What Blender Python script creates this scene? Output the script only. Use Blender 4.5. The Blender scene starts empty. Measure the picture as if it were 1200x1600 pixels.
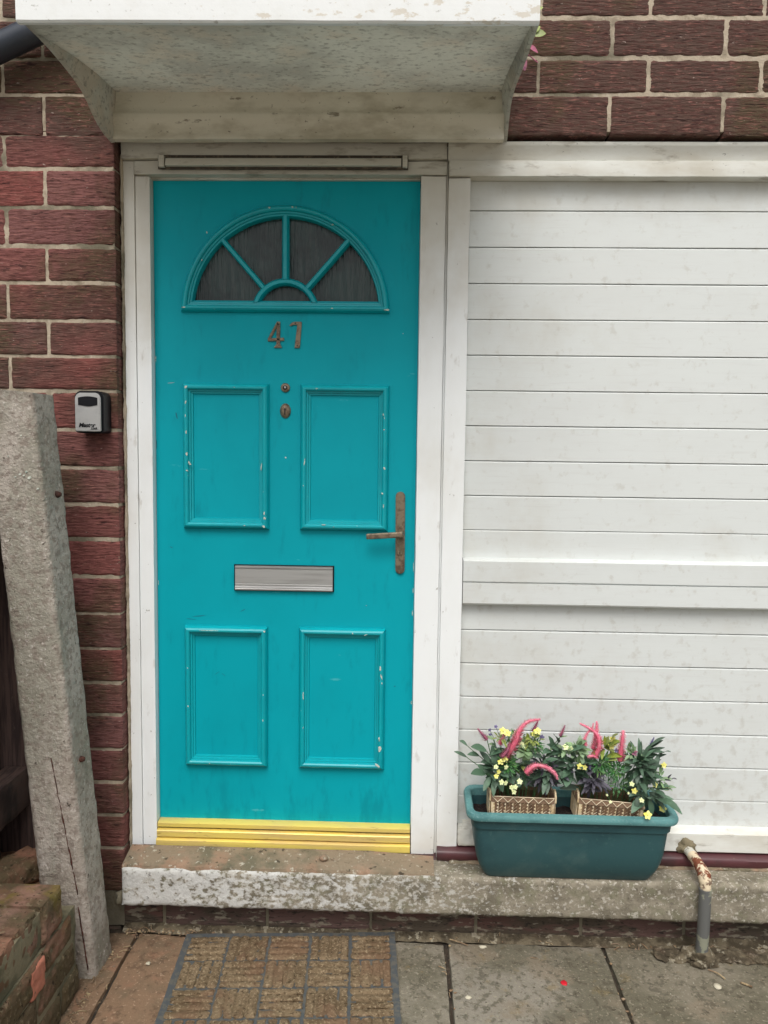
import bpy, bmesh, math, random
from mathutils import Vector, Matrix, noise
random.seed(7)
S = bpy.context.scene
C = S.collection
R = math.radians

# ------------------------------------------------------------------ camera
cam = bpy.data.cameras.new('camera'); co = bpy.data.objects.new('camera', cam); C.objects.link(co)
p_, r_, y_ = R(4.598), R(.731), R(-1.630)
fw = Vector((math.sin(y_)*math.cos(p_), math.cos(y_)*math.cos(p_), -math.sin(p_)))
rt = Vector((math.cos(y_), -math.sin(y_), 0)); up = rt.cross(fw)
r2 = rt*math.cos(r_) + up*math.sin(r_); u2 = up*math.cos(r_) - rt*math.sin(r_)
co.matrix_world = Matrix((( r2.x, u2.x, -fw.x, .716), (r2.y, u2.y, -fw.y, -2.30), (r2.z, u2.z, -fw.z, 1.354), (0, 0, 0, 1)))
cam.sensor_fit = 'VERTICAL'; cam.sensor_height = 24; cam.lens = 24*1200/1600
cam.clip_start = .05; cam.clip_end = 500
S.camera = co
# ------------------------------------------------------------------ light
SUN_EL, SUN_AZ = R(57), R(184)          # azimuth measured clockwise from +Y
w = bpy.data.worlds.new('World'); S.world = w; w.use_nodes = True
nt = w.node_tree; bg = nt.nodes['Background']
sky = nt.nodes.new('ShaderNodeTexSky'); sky.sky_type = 'NISHITA'; sky.sun_disc = False
sky.sun_elevation = SUN_EL; sky.sun_rotation = SUN_AZ; sky.dust_density = 6; sky.air_density = 1.0
hs = nt.nodes.new('ShaderNodeHueSaturation'); hs.inputs['Saturation'].default_value = .22
nt.links.new(sky.outputs[0], hs.inputs['Color']); nt.links.new(hs.outputs[0], bg.inputs['Color'])
bg.inputs['Strength'].default_value = .15
sl = bpy.data.lights.new('sun', 'SUN'); sl.energy = 1.5; sl.angle = R(38); sl.color = (1, .97, .92)
so = bpy.data.objects.new('sun', sl); C.objects.link(so)
sd = Vector((math.sin(SUN_AZ)*math.cos(SUN_EL), math.cos(SUN_AZ)*math.cos(SUN_EL), math.sin(SUN_EL)))
so.rotation_euler = sd.to_track_quat('Z', 'Y').to_euler()
S.view_settings.view_transform = 'Standard'; S.view_settings.look = 'None'
S.view_settings.gamma = 1; S.view_settings.exposure = -.07

# ------------------------------------------------------------------ materials
def srgb(r, g, b):
    f = lambda c: (c/255/12.92) if c/255 <= .04045 else ((c/255+.055)/1.055)**2.4
    return (f(r), f(g), f(b), 1)
def mat(name, base, layers=(), rough=.7, metal=0, bumps=(), island=0, spec=.5, rlayer=None, coat=0, trans=0):
    m = bpy.data.materials.new(name); m.use_nodes = True
    t = m.node_tree; N = t.nodes; L = t.links; B = N['Principled BSDF']
    geo = N.new('ShaderNodeNewGeometry')
    def coords(st):
        mp = N.new('ShaderNodeMapping'); mp.inputs['Scale'].default_value = st
        L.new(geo.outputs['Position'], mp.inputs['Vector']); return mp.outputs[0]
    def tex(s, st, det, kind):
        if kind == 'v':
            n = N.new('ShaderNodeTexVoronoi'); n.inputs['Scale'].default_value = s
            L.new(coords(st), n.inputs['Vector']); return n.outputs['Distance']
        n = N.new('ShaderNodeTexNoise'); n.inputs['Scale'].default_value = s; n.inputs['Detail'].default_value = det
        n.inputs['Roughness'].default_value = .62
        L.new(coords(st), n.inputs['Vector']); return n.outputs['Fac']
    rgb = N.new('ShaderNodeRGB'); rgb.outputs[0].default_value = base
    cur = rgb.outputs[0]
    if island:
        hv = N.new('ShaderNodeHueSaturation'); mr = N.new('ShaderNodeMapRange')
        mr.inputs['To Min'].default_value = 1-island; mr.inputs['To Max'].default_value = 1+island
        L.new(geo.outputs['Random Per Island'], mr.inputs['Value'])
        L.new(mr.outputs[0], hv.inputs['Value'])
        wn = N.new('ShaderNodeTexWhiteNoise'); wn.noise_dimensions = '1D'; L.new(geo.outputs['Random Per Island'], wn.inputs['W'])
        m2 = N.new('ShaderNodeMapRange'); m2.inputs['To Min'].default_value = .76; m2.inputs['To Max'].default_value = .98
        L.new(wn.outputs['Value'], m2.inputs['Value']); L.new(m2.outputs[0], hv.inputs['Saturation'])
        L.new(cur, hv.inputs['Color']); cur = hv.outputs[0]
    for d in layers:
        f = tex(d.get('s', 10), d.get('st', (1, 1, 1)), d.get('det', 5), d.get('k', 'n'))
        mr = N.new('ShaderNodeMapRange'); mr.interpolation_type = 'SMOOTHSTEP'
        mr.inputs['From Min'].default_value = d.get('lo', .45); mr.inputs['From Max'].default_value = d.get('hi', .6)
        fac = f
        for (ax, v0, v1, add) in d.get('shift', ()):     # move the threshold along an axis: wear, tone and painted shade that thin out
            sp = N.new('ShaderNodeSeparateXYZ'); L.new(geo.outputs['Position'], sp.inputs[0])
            g = N.new('ShaderNodeMapRange'); g.inputs['From Min'].default_value = v0; g.inputs['From Max'].default_value = v1
            g.inputs['To Min'].default_value = 0; g.inputs['To Max'].default_value = add
            L.new(sp.outputs[ax], g.inputs['Value'])
            a = N.new('ShaderNodeMath'); a.operation = 'ADD'; L.new(fac, a.inputs[0]); L.new(g.outputs[0], a.inputs[1]); fac = a.outputs[0]
        L.new(fac, mr.inputs['Value'])
        mu = N.new('ShaderNodeMath'); mu.operation = 'MULTIPLY'; mu.inputs[1].default_value = d.get('amt', 1)
        L.new(mr.outputs[0], mu.inputs[0]); fac = mu.outputs[0]
        mx = N.new('ShaderNodeMix'); mx.data_type = 'RGBA'
        L.new(fac, mx.inputs['Factor']); L.new(cur, mx.inputs['A']); mx.inputs['B'].default_value = d['c']
        cur = mx.outputs['Result']
    L.new(cur, B.inputs['Base Color'])
    B.inputs['Roughness'].default_value = rough; B.inputs['Metallic'].default_value = metal
    B.inputs['Specular IOR Level'].default_value = spec; B.inputs['Coat Weight'].default_value = coat
    if rlayer:
        f = tex(rlayer[0], (1, 1, 1), 5, 'n'); mr = N.new('ShaderNodeMapRange')
        mr.inputs['From Min'].default_value = .3; mr.inputs['From Max'].default_value = .7
        mr.inputs['To Min'].default_value = rlayer[1]; mr.inputs['To Max'].default_value = rlayer[2]
        L.new(f, mr.inputs['Value']); L.new(mr.outputs[0], B.inputs['Roughness'])
    prev = None
    for (s, st, stren, dist, det) in bumps:
        bp = N.new('ShaderNodeBump'); bp.inputs['Strength'].default_value = stren; bp.inputs['Distance'].default_value = dist
        L.new(tex(s, st, det, 'n'), bp.inputs['Height'])
        if prev: L.new(prev, bp.inputs['Normal'])
        prev = bp.outputs[0]
    if prev: L.new(prev, B.inputs['Normal'])
    if trans:
        tr = N.new('ShaderNodeBsdfTranslucent'); ms = N.new('ShaderNodeMixShader'); ms.inputs[0].default_value = trans
        L.new(cur, tr.inputs['Color']); L.new(B.outputs[0], ms.inputs[1]); L.new(tr.outputs[0], ms.inputs[2])
        L.new(ms.outputs[0], N['Material Output'].inputs['Surface'])
    return m
W = lambda *a: srgb(*a)
M_brick = mat('red_brick', W(132, 74, 68), [
    dict(c=W(86, 70, 62), s=1.3, lo=.44, hi=.62, amt=.9, shift=((2, 1.9, 2.4, .12), (0, .2, 1.1, .34))),
    dict(c=W(88, 76, 56), s=2.5, lo=.5, hi=.6, amt=.7, shift=((2, .25, .0, .22),)),
    dict(c=W(86, 52, 48), s=34, st=(1, 1, 5.5), lo=.46, hi=.60, amt=.6),
    dict(c=W(152, 104, 94), s=40, st=(1, 1, 5), lo=.56, hi=.66, amt=.6),
    dict(c=W(44, 28, 28), s=24, st=(1, 1, 7), lo=.59, hi=.65, amt=.75),
    dict(c=W(196, 180, 168), s=70, st=(.7, 1, 2), lo=.67, hi=.72, amt=.55)],
    rough=.9, spec=.2, island=.13, bumps=[(26, (1, 1, 6.5), 1, .007, 8), (160, (.6, 1, 1.4), .5, .002, 3)])
M_plinth = mat('dirty_brick', W(92, 64, 56), [
    dict(c=W(74, 66, 54), s=5, st=(1, 1, 3), lo=.42, hi=.56, amt=.9),
    dict(c=W(150, 142, 124), s=16, st=(1, 1, 3), lo=.54, hi=.62, amt=.75), dict(c=W(40, 34, 30), s=40, st=(1, 1, 3), lo=.56, hi=.64, amt=.8)],
    rough=.9, island=.2, bumps=[(10, (1, 1, 14), .9, .006, 6)])
M_mortar = mat('mortar', W(180, 166, 146), [
    dict(c=W(130, 118, 100), s=22, lo=.5, hi=.66, amt=.7),
    dict(c=W(196, 186, 168), s=60, lo=.56, hi=.7, amt=.6),
    dict(c=W(96, 92, 74), s=3, lo=.5, hi=.62, amt=.8, shift=((2, .3, -.05, .2),))],
    rough=.95, bumps=[(120, (1, 1, 1), .7, .004, 6), (20, (1, 1, 1), .5, .008, 3)])
M_white = mat('white_paint', W(240, 243, 243), [
    dict(c=W(222, 222, 216), s=7, st=(1, 1, .4), lo=.4, hi=.8, amt=.5),
    dict(c=W(196, 188, 170), s=2.0, lo=.5, hi=.9, amt=.7, shift=((2, 1.55, 2.2, .40),)),  # beige dirt with canopy shade painted in, both growing towards the top
    dict(c=W(160, 150, 134), s=30, st=(1, 1, .3), lo=.62, hi=.74, amt=.4),
    dict(c=W(110, 100, 90), s=120, st=(1, 1, .6), lo=.73, hi=.75, amt=.5),
    dict(c=W(120, 110, 96), s=45, lo=.68, hi=.72, amt=.6, shift=((2, .18, .08, .10),))],
    rough=.55, spec=.35, bumps=[(300, (1, 1, .15), .12, .001, 3), (9, (1, 1, 1), .15, .003, 3)])
M_white_trim = mat('dirty_white_trim', W(224, 225, 219), [
    dict(c=W(184, 176, 158), s=5, st=(.5, 1, 1.5), lo=.40, hi=.72, amt=.7, shift=((0, 1.25, .85, .2),)),
    dict(c=W(126, 114, 96), s=22, st=(.4, 1, 1.4), lo=.57, hi=.72, amt=.55, shift=((0, 1.3, .8, .04),)),
    dict(c=W(84, 74, 66), s=90, st=(.6, 1, 1), lo=.66, hi=.72, amt=.6)],
    rough=.6, spec=.3, bumps=[(60, (1, 1, 1), .2, .002, 4)])
M_board = mat('white_boards', W(214, 218, 216), [
    dict(c=W(206, 208, 206), s=4, st=(.5, 1, 1.2), lo=.4, hi=.8, amt=.5),
    dict(c=W(200, 201, 198), s=30, st=(.25, 1, 3), lo=.5, hi=.8, amt=.5),
    dict(c=W(190, 186, 174), s=5, lo=.5, hi=.9, amt=.5, shift=((0, 1.25, .88, .14), (2, 2.0, 2.14, .3))),  # beige tone thickening towards the left edge and the top
    dict(c=W(186, 184, 176), s=30, lo=.55, hi=.72, amt=.5, shift=((2, .95, .2, .08),)),
    dict(c=W(96, 90, 82), s=130, lo=.725, hi=.745, amt=.7)],
    rough=.55, spec=.35, bumps=[(20, (1, 1, 24), .22, .0015, 6), (3, (1, 1, 1), .25, .006, 2)])
M_backing = mat('dark_dirty_backing', W(70, 62, 54), [dict(c=W(110, 98, 82), s=60, lo=.5, hi=.6, amt=.7)], rough=.9)
M_teal = mat('teal_paint', W(0, 162, 176), [
    dict(c=W(0, 100, 112), s=30, st=(1, 1, .25), lo=.55, hi=.8, amt=.35, shift=((2, .45, .18, .14),)),
    dict(c=W(0, 152, 166), s=2.2, lo=.42, hi=.7, amt=.6),
    dict(c=W(10, 176, 188), s=5, st=(1, 1, .3), lo=.58, hi=.78, amt=.35),
    dict(c=W(90, 190, 196), s=26, st=(.35, 1, 1.5), lo=.70, hi=.74, amt=.5)],
    rough=.5, spec=.16, rlayer=(7, .45, .6), bumps=[(240, (1, 1, .2), .1, .001, 3), (3, (1, 1, 1), .2, .006, 2)])
M_teal_trim = mat('teal_gloss_trim', W(0, 164, 174), [
    dict(c=W(0, 146, 160), s=9, lo=.45, hi=.7, amt=.5),
    dict(c=W(168, 214, 208), s=95, st=(1, 1, .5), lo=.705, hi=.73, amt=.9)],
    rough=.36, spec=.4, bumps=[(60, (1, 1, 1), .12, .002, 3)])
M_chip = mat('bare_chip', W(205, 208, 196), [dict(c=W(120, 150, 140), s=160, lo=.5, hi=.6, amt=.8)], rough=.8)
M_scratch = mat('dark_scuff', W(6, 100, 116), rough=.6)
M_glass = mat('obscure_glass', W(34, 58, 56), [
    dict(c=W(64, 76, 74), s=70, st=(1.6, 1, .10), lo=.42, hi=.66, amt=.8), dict(c=W(18, 26, 28), s=6, lo=.45, hi=.65, amt=.7)],
    rough=.22, spec=.45, bumps=[(110, (1, 1, .08), 1, .004, 3)])
M_bronze = mat('worn_bronze', W(136, 122, 102), [
    dict(c=W(88, 74, 62), s=60, lo=.45, hi=.6, amt=.9), dict(c=W(156, 126, 102), s=120, lo=.55, hi=.65, amt=.6),
    dict(c=W(108, 108, 82), s=35, lo=.55, hi=.65, amt=.5)], rough=.45, metal=.4, bumps=[(200, (1, 1, 1), .3, .001, 3)])
M_dark_metal = mat('dark_hole', W(22, 20, 20), rough=.5)
M_brass = mat('polished_brass', W(236, 212, 108), [
    dict(c=W(212, 184, 122), s=6, st=(.4, 1, 6), lo=.42, hi=.62, amt=.85), dict(c=W(150, 116, 60), s=60, st=(.3, 1, 1), lo=.62, hi=.7, amt=.5)],
    rough=.4, metal=.2, bumps=[(40, (.3, 1, 2), .15, .002, 3)])
M_silver = mat('brushed_aluminium', W(182, 182, 180), [
    dict(c=W(150, 148, 146), s=20, st=(.2, 1, 3), lo=.45, hi=.7, amt=.6)], rough=.42, metal=.55, bumps=[(60, (.1, 1, 6), .2, .0008, 3)])
M_black = mat('black_plastic', W(14, 15, 20), [dict(c=W(28, 30, 38), s=14, lo=.5, hi=.8, amt=.5)], rough=.45, spec=.25, bumps=[(200, (1, 1, 1), .15, .001, 2)])
M_pipe_black = mat('black_gutter_plastic', W(48, 54, 64), [dict(c=W(78, 80, 86), s=8, lo=.5, hi=.75, amt=.5)], rough=.33, bumps=[(30, (1, 1, 1), .1, .002, 2)])
M_safe = mat('grey_metal_face', W(176, 176, 174), [dict(c=W(150, 150, 150), s=30, lo=.5, hi=.7, amt=.4)], rough=.45, metal=.3)
M_conc = mat('weathered_concrete', W(184, 174, 164), [
    dict(c=W(158, 149, 136), s=4, lo=.42, hi=.62, amt=.8),
    dict(c=W(122, 126, 108), s=5, st=(1, 1, .25), lo=.52, hi=.66, amt=.5, shift=((2, .4, -.1, .08),)),
    dict(c=W(136, 124, 114), s=55, lo=.48, hi=.62, amt=.75),
    dict(c=W(208, 200, 192), s=90, lo=.58, hi=.68, amt=.7),
    dict(c=W(70, 62, 54), s=60, lo=.655, hi=.69, amt=.9),
    dict(c=W(222, 220, 214), s=34, lo=.715, hi=.73, amt=.9)],
    rough=.95, spec=.2, bumps=[(120, (1, 1, 1), 1, .005, 7), (26, (1, 1, 1), .6, .008, 5)])
M_conc_side = M_conc
M_step = mat('flaking_painted_concrete', W(146, 138, 122), [
    dict(c=W(104, 98, 84), s=9, lo=.42, hi=.62, amt=.85),
    dict(c=W(122, 120, 98), s=24, lo=.5, hi=.62, amt=.6),
    dict(c=W(190, 184, 172), s=95, lo=.55, hi=.62, amt=.75),
    dict(c=W(206, 204, 198), s=60, st=(.8, 1, 1.2), lo=.49, hi=.60, amt=.6, det=9, shift=((0, .75, .0, .10), (0, .8, 1.3, -.14), (1, -.125, -.05, -.6))),
    dict(c=W(206, 206, 203), s=30, st=(.8, 1, 1.2), lo=.52, hi=.60, amt=.7, det=9, shift=((0, .40, -.05, .13), (0, .6, .9, -.3), (1, -.125, -.05, -.6))),
    dict(c=W(84, 78, 70), s=80, lo=.60, hi=.68, amt=.6)],
    rough=.95, spec=.2, bumps=[(80, (1, 1, 1), .8, .004, 8), (16, (1, 1, 1), .5, .008, 4)])
M_fillet = mat('stained_mortar_bed', W(142, 126, 106), [
    dict(c=W(104, 100, 82), s=7, lo=.45, hi=.6, amt=.8), dict(c=W(160, 128, 106), s=10, lo=.5, hi=.66, amt=.7, shift=((0, .6, -.1, .08),)),
    dict(c=W(190, 184, 168), s=60, lo=.60, hi=.66, amt=.7), dict(c=W(60, 54, 46), s=50, lo=.60, hi=.66, amt=.8)],
    rough=.95, spec=.2, bumps=[(70, (1, 1, 1), 1, .006, 7)])
M_skirt = mat('earthy_mortar', W(112, 102, 84), [
    dict(c=W(70, 62, 50), s=18, lo=.42, hi=.58, amt=.9), dict(c=W(168, 160, 140), s=40, lo=.55, hi=.64, amt=.8),
    dict(c=W(98, 78, 64), s=10, lo=.56, hi=.66, amt=.5)], rough=1, spec=.2, bumps=[(80, (1, 1, 1), 1, .008, 7)])
M_maroon = mat('maroon_sill_paint', W(84, 46, 50), [
    dict(c=W(58, 38, 40), s=8, lo=.45, hi=.65, amt=.8), dict(c=W(130, 120, 96), s=24, lo=.64, hi=.7, amt=.6)], rough=.42, bumps=[(40, (1, 1, 1), .2, .002, 4)])
M_canopy_face = mat('canopy_white_face', W(232, 234, 233), [
    dict(c=W(226, 227, 224), s=22, lo=.45, hi=.7, amt=.6), dict(c=W(150, 148, 138), s=70, st=(.7, 1, 1), lo=.61, hi=.70, amt=.6),
    dict(c=W(190, 174, 146), s=30, st=(.7, 1, 1.4), lo=.60, hi=.66, amt=.5, shift=((0, .4, .9, .06), (0, .4, -.1, -.1)))],
    rough=.6, spec=.25, bumps=[(60, (1, 1, 1), .3, .002, 4)])
M_canopy_top = mat('canopy_top_skin', W(214, 214, 206), [dict(c=W(150, 152, 138), s=6, lo=.42, hi=.66, amt=.8)], rough=.8, trans=.6)
M_canopy = mat('canopy_underside', W(212, 212, 202), [
    dict(c=W(178, 176, 168), s=5, lo=.40, hi=.66, amt=.8),
    dict(c=W(214, 200, 182), s=9, lo=.50, hi=.7, amt=.5, shift=((0, .4, -.1, .1),)),
    dict(c=W(130, 128, 118), s=70, st=(.8, 1, 1), lo=.52, hi=.66, amt=.6),
    dict(c=W(96, 92, 84), s=120, st=(.7, 1, 1), lo=.65, hi=.70, amt=.45),
    dict(c=W(226, 224, 214), s=90, lo=.60, hi=.68, amt=.5)],
    rough=.85, spec=.2, trans=.5, bumps=[(110, (1, 1, 1), .6, .003, 6), (8, (1, 1, 1), .4, .01, 3)])
M_canopy_back = mat('canopy_back_board', W(220, 214, 198), [
    dict(c=W(170, 160, 138), s=6, st=(.6, 1, 1.4), lo=.46, hi=.66, amt=.7),
    dict(c=W(104, 88, 70), s=22, st=(.5, 1, 1.2), lo=.62, hi=.68, amt=.7),
    dict(c=W(110, 98, 84), s=90, lo=.64, hi=.70, amt=.7)], rough=.8, spec=.2, trans=.0, bumps=[(70, (1, 1, 1), .4, .003, 4), (8, (1, 1, 1), .3, .008, 3)])
M_slab = mat('grey_paving', W(136, 128, 112), [
    dict(c=W(100, 95, 79), s=3.2, lo=.40, hi=.60, amt=.85), dict(c=W(132, 120, 103), s=7, lo=.52, hi=.66, amt=.7),
    dict(c=W(132, 112, 72), s=16, lo=.60, hi=.70, amt=.4),
    dict(c=W(82, 77, 64), s=45, lo=.50, hi=.64, amt=.65), dict(c=W(160, 152, 134), s=110, lo=.56, hi=.66, amt=.6),
    dict(c=W(60, 54, 44), s=80, lo=.63, hi=.67, amt=.7), dict(c=W(206, 200, 184), s=60, lo=.71, hi=.73, amt=.8)],
    rough=.95, spec=.2, island=.08, bumps=[(150, (1, 1, 1), .9, .004, 7), (9, (1, 1, 1), .5, .01, 4)])
M_slab_red = mat('red_paving', W(136, 110, 88), [
    dict(c=W(106, 94, 76), s=4, lo=.40, hi=.60, amt=.85), dict(c=W(148, 112, 90), s=9, lo=.52, hi=.66, amt=.7),
    dict(c=W(96, 78, 62), s=45, lo=.52, hi=.64, amt=.6), dict(c=W(182, 156, 132), s=110, lo=.58, hi=.66, amt=.6)],
    rough=.95, spec=.2, bumps=[(150, (1, 1, 1), .9, .004, 7), (9, (1, 1, 1), .5, .01, 4)])
M_soil = mat('dirt', W(62, 52, 42), [dict(c=W(98, 86, 70), s=60, lo=.5, hi=.6, amt=.7), dict(c=W(30, 26, 22), s=30, lo=.5, hi=.6, amt=.7)],
    rough=1, bumps=[(120, (1, 1, 1), .9, .006, 5)])
M_asphalt = mat('ground_concrete', W(150, 146, 136), [dict(c=W(120, 118, 108), s=2, lo=.4, hi=.7, amt=.7)], rough=.95, bumps=[(80, (1, 1, 1), .5, .005, 4)])
M_garden_brick = mat('mossy_red_brick', W(150, 106, 84), [
    dict(c=W(112, 86, 68), s=7, lo=.40, hi=.58, amt=.85), dict(c=W(154, 114, 78), s=16, lo=.52, hi=.66, amt=.6),
    dict(c=W(88, 80, 60), s=8, lo=.44, hi=.60, amt=.85, shift=((2, .14, .06, .14),)),
    dict(c=W(124, 110, 48), s=10, lo=.56, hi=.70, amt=.55, shift=((1, -.50, -.43, .10), (1, -.40, -.36, -.3), (2, .12, .02, -.2))),
    dict(c=W(150, 134, 108), s=70, lo=.58, hi=.66, amt=.6), dict(c=W(48, 40, 32), s=60, lo=.60, hi=.66, amt=.8)],
    rough=1, spec=.15, island=.18, bumps=[(70, (1, 1, 1), 1, .008, 8)])
M_pink_brick = mat('spalled_pink_brick', W(188, 118, 96), [dict(c=W(150, 96, 78), s=40, lo=.5, hi=.65, amt=.6)], rough=.95, bumps=[(90, (1, 1, 1), .6, .004, 5)])
M_old_mortar = mat('old_mortar', W(132, 122, 98), [dict(c=W(84, 82, 62), s=12, lo=.45, hi=.62, amt=.8)], rough=.95, bumps=[(90, (1, 1, 1), .8, .005, 6)])
M_wood = mat('dark_stained_wood', W(84, 66, 60), [
    dict(c=W(40, 28, 28), s=10, st=(8, 1, .5), lo=.42, hi=.62, amt=.8), dict(c=W(96, 80, 74), s=30, st=(2, .3, 1), lo=.6, hi=.7, amt=.5)],
    rough=.8, bumps=[(20, (6, 1, 1), .5, .003, 5)])
M_rust = mat('rusty_iron', W(122, 68, 44), [
    dict(c=W(222, 206, 176), s=30, lo=.52, hi=.56, amt=.95, shift=((2, .150, .105, .16), (1, -.12, -.06, .14))), dict(c=W(80, 44, 32), s=50, lo=.55, hi=.62, amt=.8)],
    rough=.85, bumps=[(80, (1, 1, 1), .7, .003, 5)])
M_rust_dark = mat('dark_rust', W(84, 46, 34), [dict(c=W(50, 34, 28), s=50, lo=.45, hi=.6, amt=.8)], rough=.9, bumps=[(120, (1, 1, 1), .7, .003, 4)])
M_rust_white = mat('painted_pipe_end', W(206, 204, 192), [dict(c=W(120, 110, 92), s=60, lo=.5, hi=.6, amt=.7)], rough=.7, bumps=[(80, (1, 1, 1), .5, .002, 4)])
M_grey_pipe = mat('grey_plastic_pipe', W(100, 101, 99), [
    dict(c=W(150, 152, 132), s=20, lo=.58, hi=.62, amt=.8, shift=((2, .05, -.1, .08),)), dict(c=W(76, 80, 84), s=9, lo=.5, hi=.7, amt=.6)],
    rough=.6, bumps=[(60, (1, 1, 1), .2, .001, 4)])
M_planter = mat('green_planter_plastic', W(46, 84, 88), [
    dict(c=W(32, 66, 72), s=5, st=(1, 1, 1.5), lo=.42, hi=.66, amt=.7), dict(c=W(92, 116, 112), s=9, lo=.52, hi=.75, amt=.35, shift=((2, .20, .10, .1),)), dict(c=W(76, 112, 108), s=60, lo=.58, hi=.72, amt=.35)], rough=.52, bumps=[(160, (1, 1, 1), .2, .001, 3)])
M_planter_rim = mat('faded_planter_rim', W(92, 142, 142), [
    dict(c=W(60, 108, 110), s=10, lo=.42, hi=.66, amt=.7), dict(c=W(128, 162, 158), s=140, lo=.55, hi=.65, amt=.5)], rough=.6, bumps=[(200, (1, 1, 1), .3, .001, 3)])
M_compost = mat('compost', W(40, 30, 28), [dict(c=W(92, 72, 60), s=110, lo=.6, hi=.66, amt=.8)], rough=1, bumps=[(120, (1, 1, 1), 1, .008, 5)])
M_wicker = mat('woven_straw', W(222, 200, 160), [
    dict(c=W(190, 160, 118), s=30, lo=.48, hi=.62, amt=.7), dict(c=W(220, 202, 166), s=60, lo=.58, hi=.68, amt=.6)], rough=.8, island=.16)
M_wicker_in = mat('straw_lining', W(126, 98, 74), [dict(c=W(78, 58, 44), s=40, st=(2, 1, .4), lo=.45, hi=.62, amt=.8)], rough=.9)
M_wicker_out = mat('outer_straw', W(196, 168, 124), [dict(c=W(160, 130, 92), s=60, lo=.48, hi=.62, amt=.7)], rough=.85)  # outer basket wall, a darker straw behind the woven strands
M_wicker_band = mat('brown_straw_band', W(142, 114, 92), [dict(c=W(112, 86, 68), s=60, lo=.5, hi=.65, amt=.7)], rough=.85)
M_zig = mat('pale_stitching', W(222, 206, 176), rough=.8)
M_leaf_dark = mat('dark_leaf', W(70, 100, 76), [dict(c=W(108, 138, 112), s=30, lo=.5, hi=.7, amt=.6)], rough=.5, island=.35)
M_leaf_purple = mat('purple_leaf', W(80, 76, 88), [dict(c=W(104, 108, 110), s=30, lo=.5, hi=.7, amt=.6)], rough=.6, island=.3)
M_leaf_mid = mat('grey_green_leaf', W(122, 154, 104), [dict(c=W(146, 172, 142), s=40, lo=.5, hi=.7, amt=.6)], rough=.55, island=.25)
M_leaf_lime = mat('lime_leaf', W(132, 148, 52), [dict(c=W(90, 112, 44), s=40, lo=.5, hi=.7, amt=.6)], rough=.5, island=.25)
M_leaf_fern = mat('fine_green_leaf', W(62, 126, 60), [dict(c=W(140, 172, 84), s=50, lo=.5, hi=.7, amt=.6)], rough=.55, island=.3)
M_stem = mat('green_stem', W(66, 100, 60), rough=.6)
M_pink = mat('pink_flower', W(234, 116, 146), [dict(c=W(246, 178, 188), s=120, lo=.5, hi=.62, amt=.7), dict(c=W(200, 76, 108), s=90, lo=.55, hi=.66, amt=.6)], rough=.7, island=.15)
M_mauve = mat('mauve_flower', W(168, 84, 112), [dict(c=W(120, 70, 104), s=90, lo=.5, hi=.62, amt=.7)], rough=.7, island=.2)
M_violet = mat('violet_flower', W(96, 86, 134), rough=.7, island=.25)
M_yellow = mat('yellow_flower', W(232, 226, 84), [dict(c=W(238, 236, 150), s=90, lo=.5, hi=.62, amt=.7)], rough=.6, island=.08)
M_cream = mat('cream_flower', W(222, 232, 160), rough=.6, island=.1)
M_coir = mat('brown_coir', W(136, 117, 92), [
    dict(c=W(112, 94, 72), s=14, lo=.42, hi=.60, amt=.85), dict(c=W(172, 153, 124), s=130, lo=.52, hi=.62, amt=.8),
    dict(c=W(70, 56, 40), s=100, st=(1, 1.4, 1), lo=.54, hi=.64, amt=.8), dict(c=W(128, 98, 78), s=6, lo=.5, hi=.6, amt=.5)],
    rough=1, spec=.1, bumps=[(260, (1, 1, 1), 1, .006, 4)])
M_rubber = mat('grey_rubber', W(74, 78, 80), [dict(c=W(104, 98, 86), s=60, lo=.45, hi=.6, amt=.6)], rough=.8, bumps=[(90, (1, 1, 1), .3, .002, 4)])
M_stone = mat('pale_chip', W(196, 188, 166), rough=.9)
M_petal = mat('red_petal', W(206, 24, 44), rough=.6)
M_twig = mat('dry_twig', W(130, 104, 76), [dict(c=W(180, 160, 124), s=40, lo=.5, hi=.6, amt=.8)], rough=.95, island=.35)

# ------------------------------------------------------------------ builders
ORG = {}
def tag(o, label=None, cat=None, group=None, kind=None):
    if label: o['label'] = label
    if cat: o['category'] = cat
    if group: o['group'] = group
    if kind: o['kind'] = kind
    return o
def thing(name, loc, label, cat, group=None):
    o = bpy.data.objects.new(name, None); C.objects.link(o); o.location = loc; o.empty_display_size = .05
    ORG[o] = Vector(loc); return tag(o, label, cat, group)
def obj(name, bm, m, parent=None, smooth=False, label=None, cat=None, group=None, kind=None):
    bmesh.ops.recalc_face_normals(bm, faces=bm.faces)
    vs = [v.co for v in bm.verts]
    lo = Vector((min(v.x for v in vs), min(v.y for v in vs), min(v.z for v in vs)))
    hi = Vector((max(v.x for v in vs), max(v.y for v in vs), max(v.z for v in vs)))
    o0 = Vector(((lo.x+hi.x)/2, (lo.y+hi.y)/2, lo.z))
    bmesh.ops.translate(bm, verts=bm.verts, vec=-o0)
    me = bpy.data.meshes.new(name); bm.to_mesh(me); bm.free()
    for mm in (m if isinstance(m, (list, tuple)) else [m]): me.materials.append(mm)
    if smooth:
        for p in me.polygons: p.use_smooth = True
        if smooth is not True: me.set_sharp_from_angle(angle=R(smooth))
    o = bpy.data.objects.new(name, me); C.objects.link(o)
    if parent is not None: o.parent = parent; o.location = o0-ORG[parent]
    else: o.location = o0
    ORG[o] = o0
    return tag(o, label, cat, group, kind)
NB = bmesh.new
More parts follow.
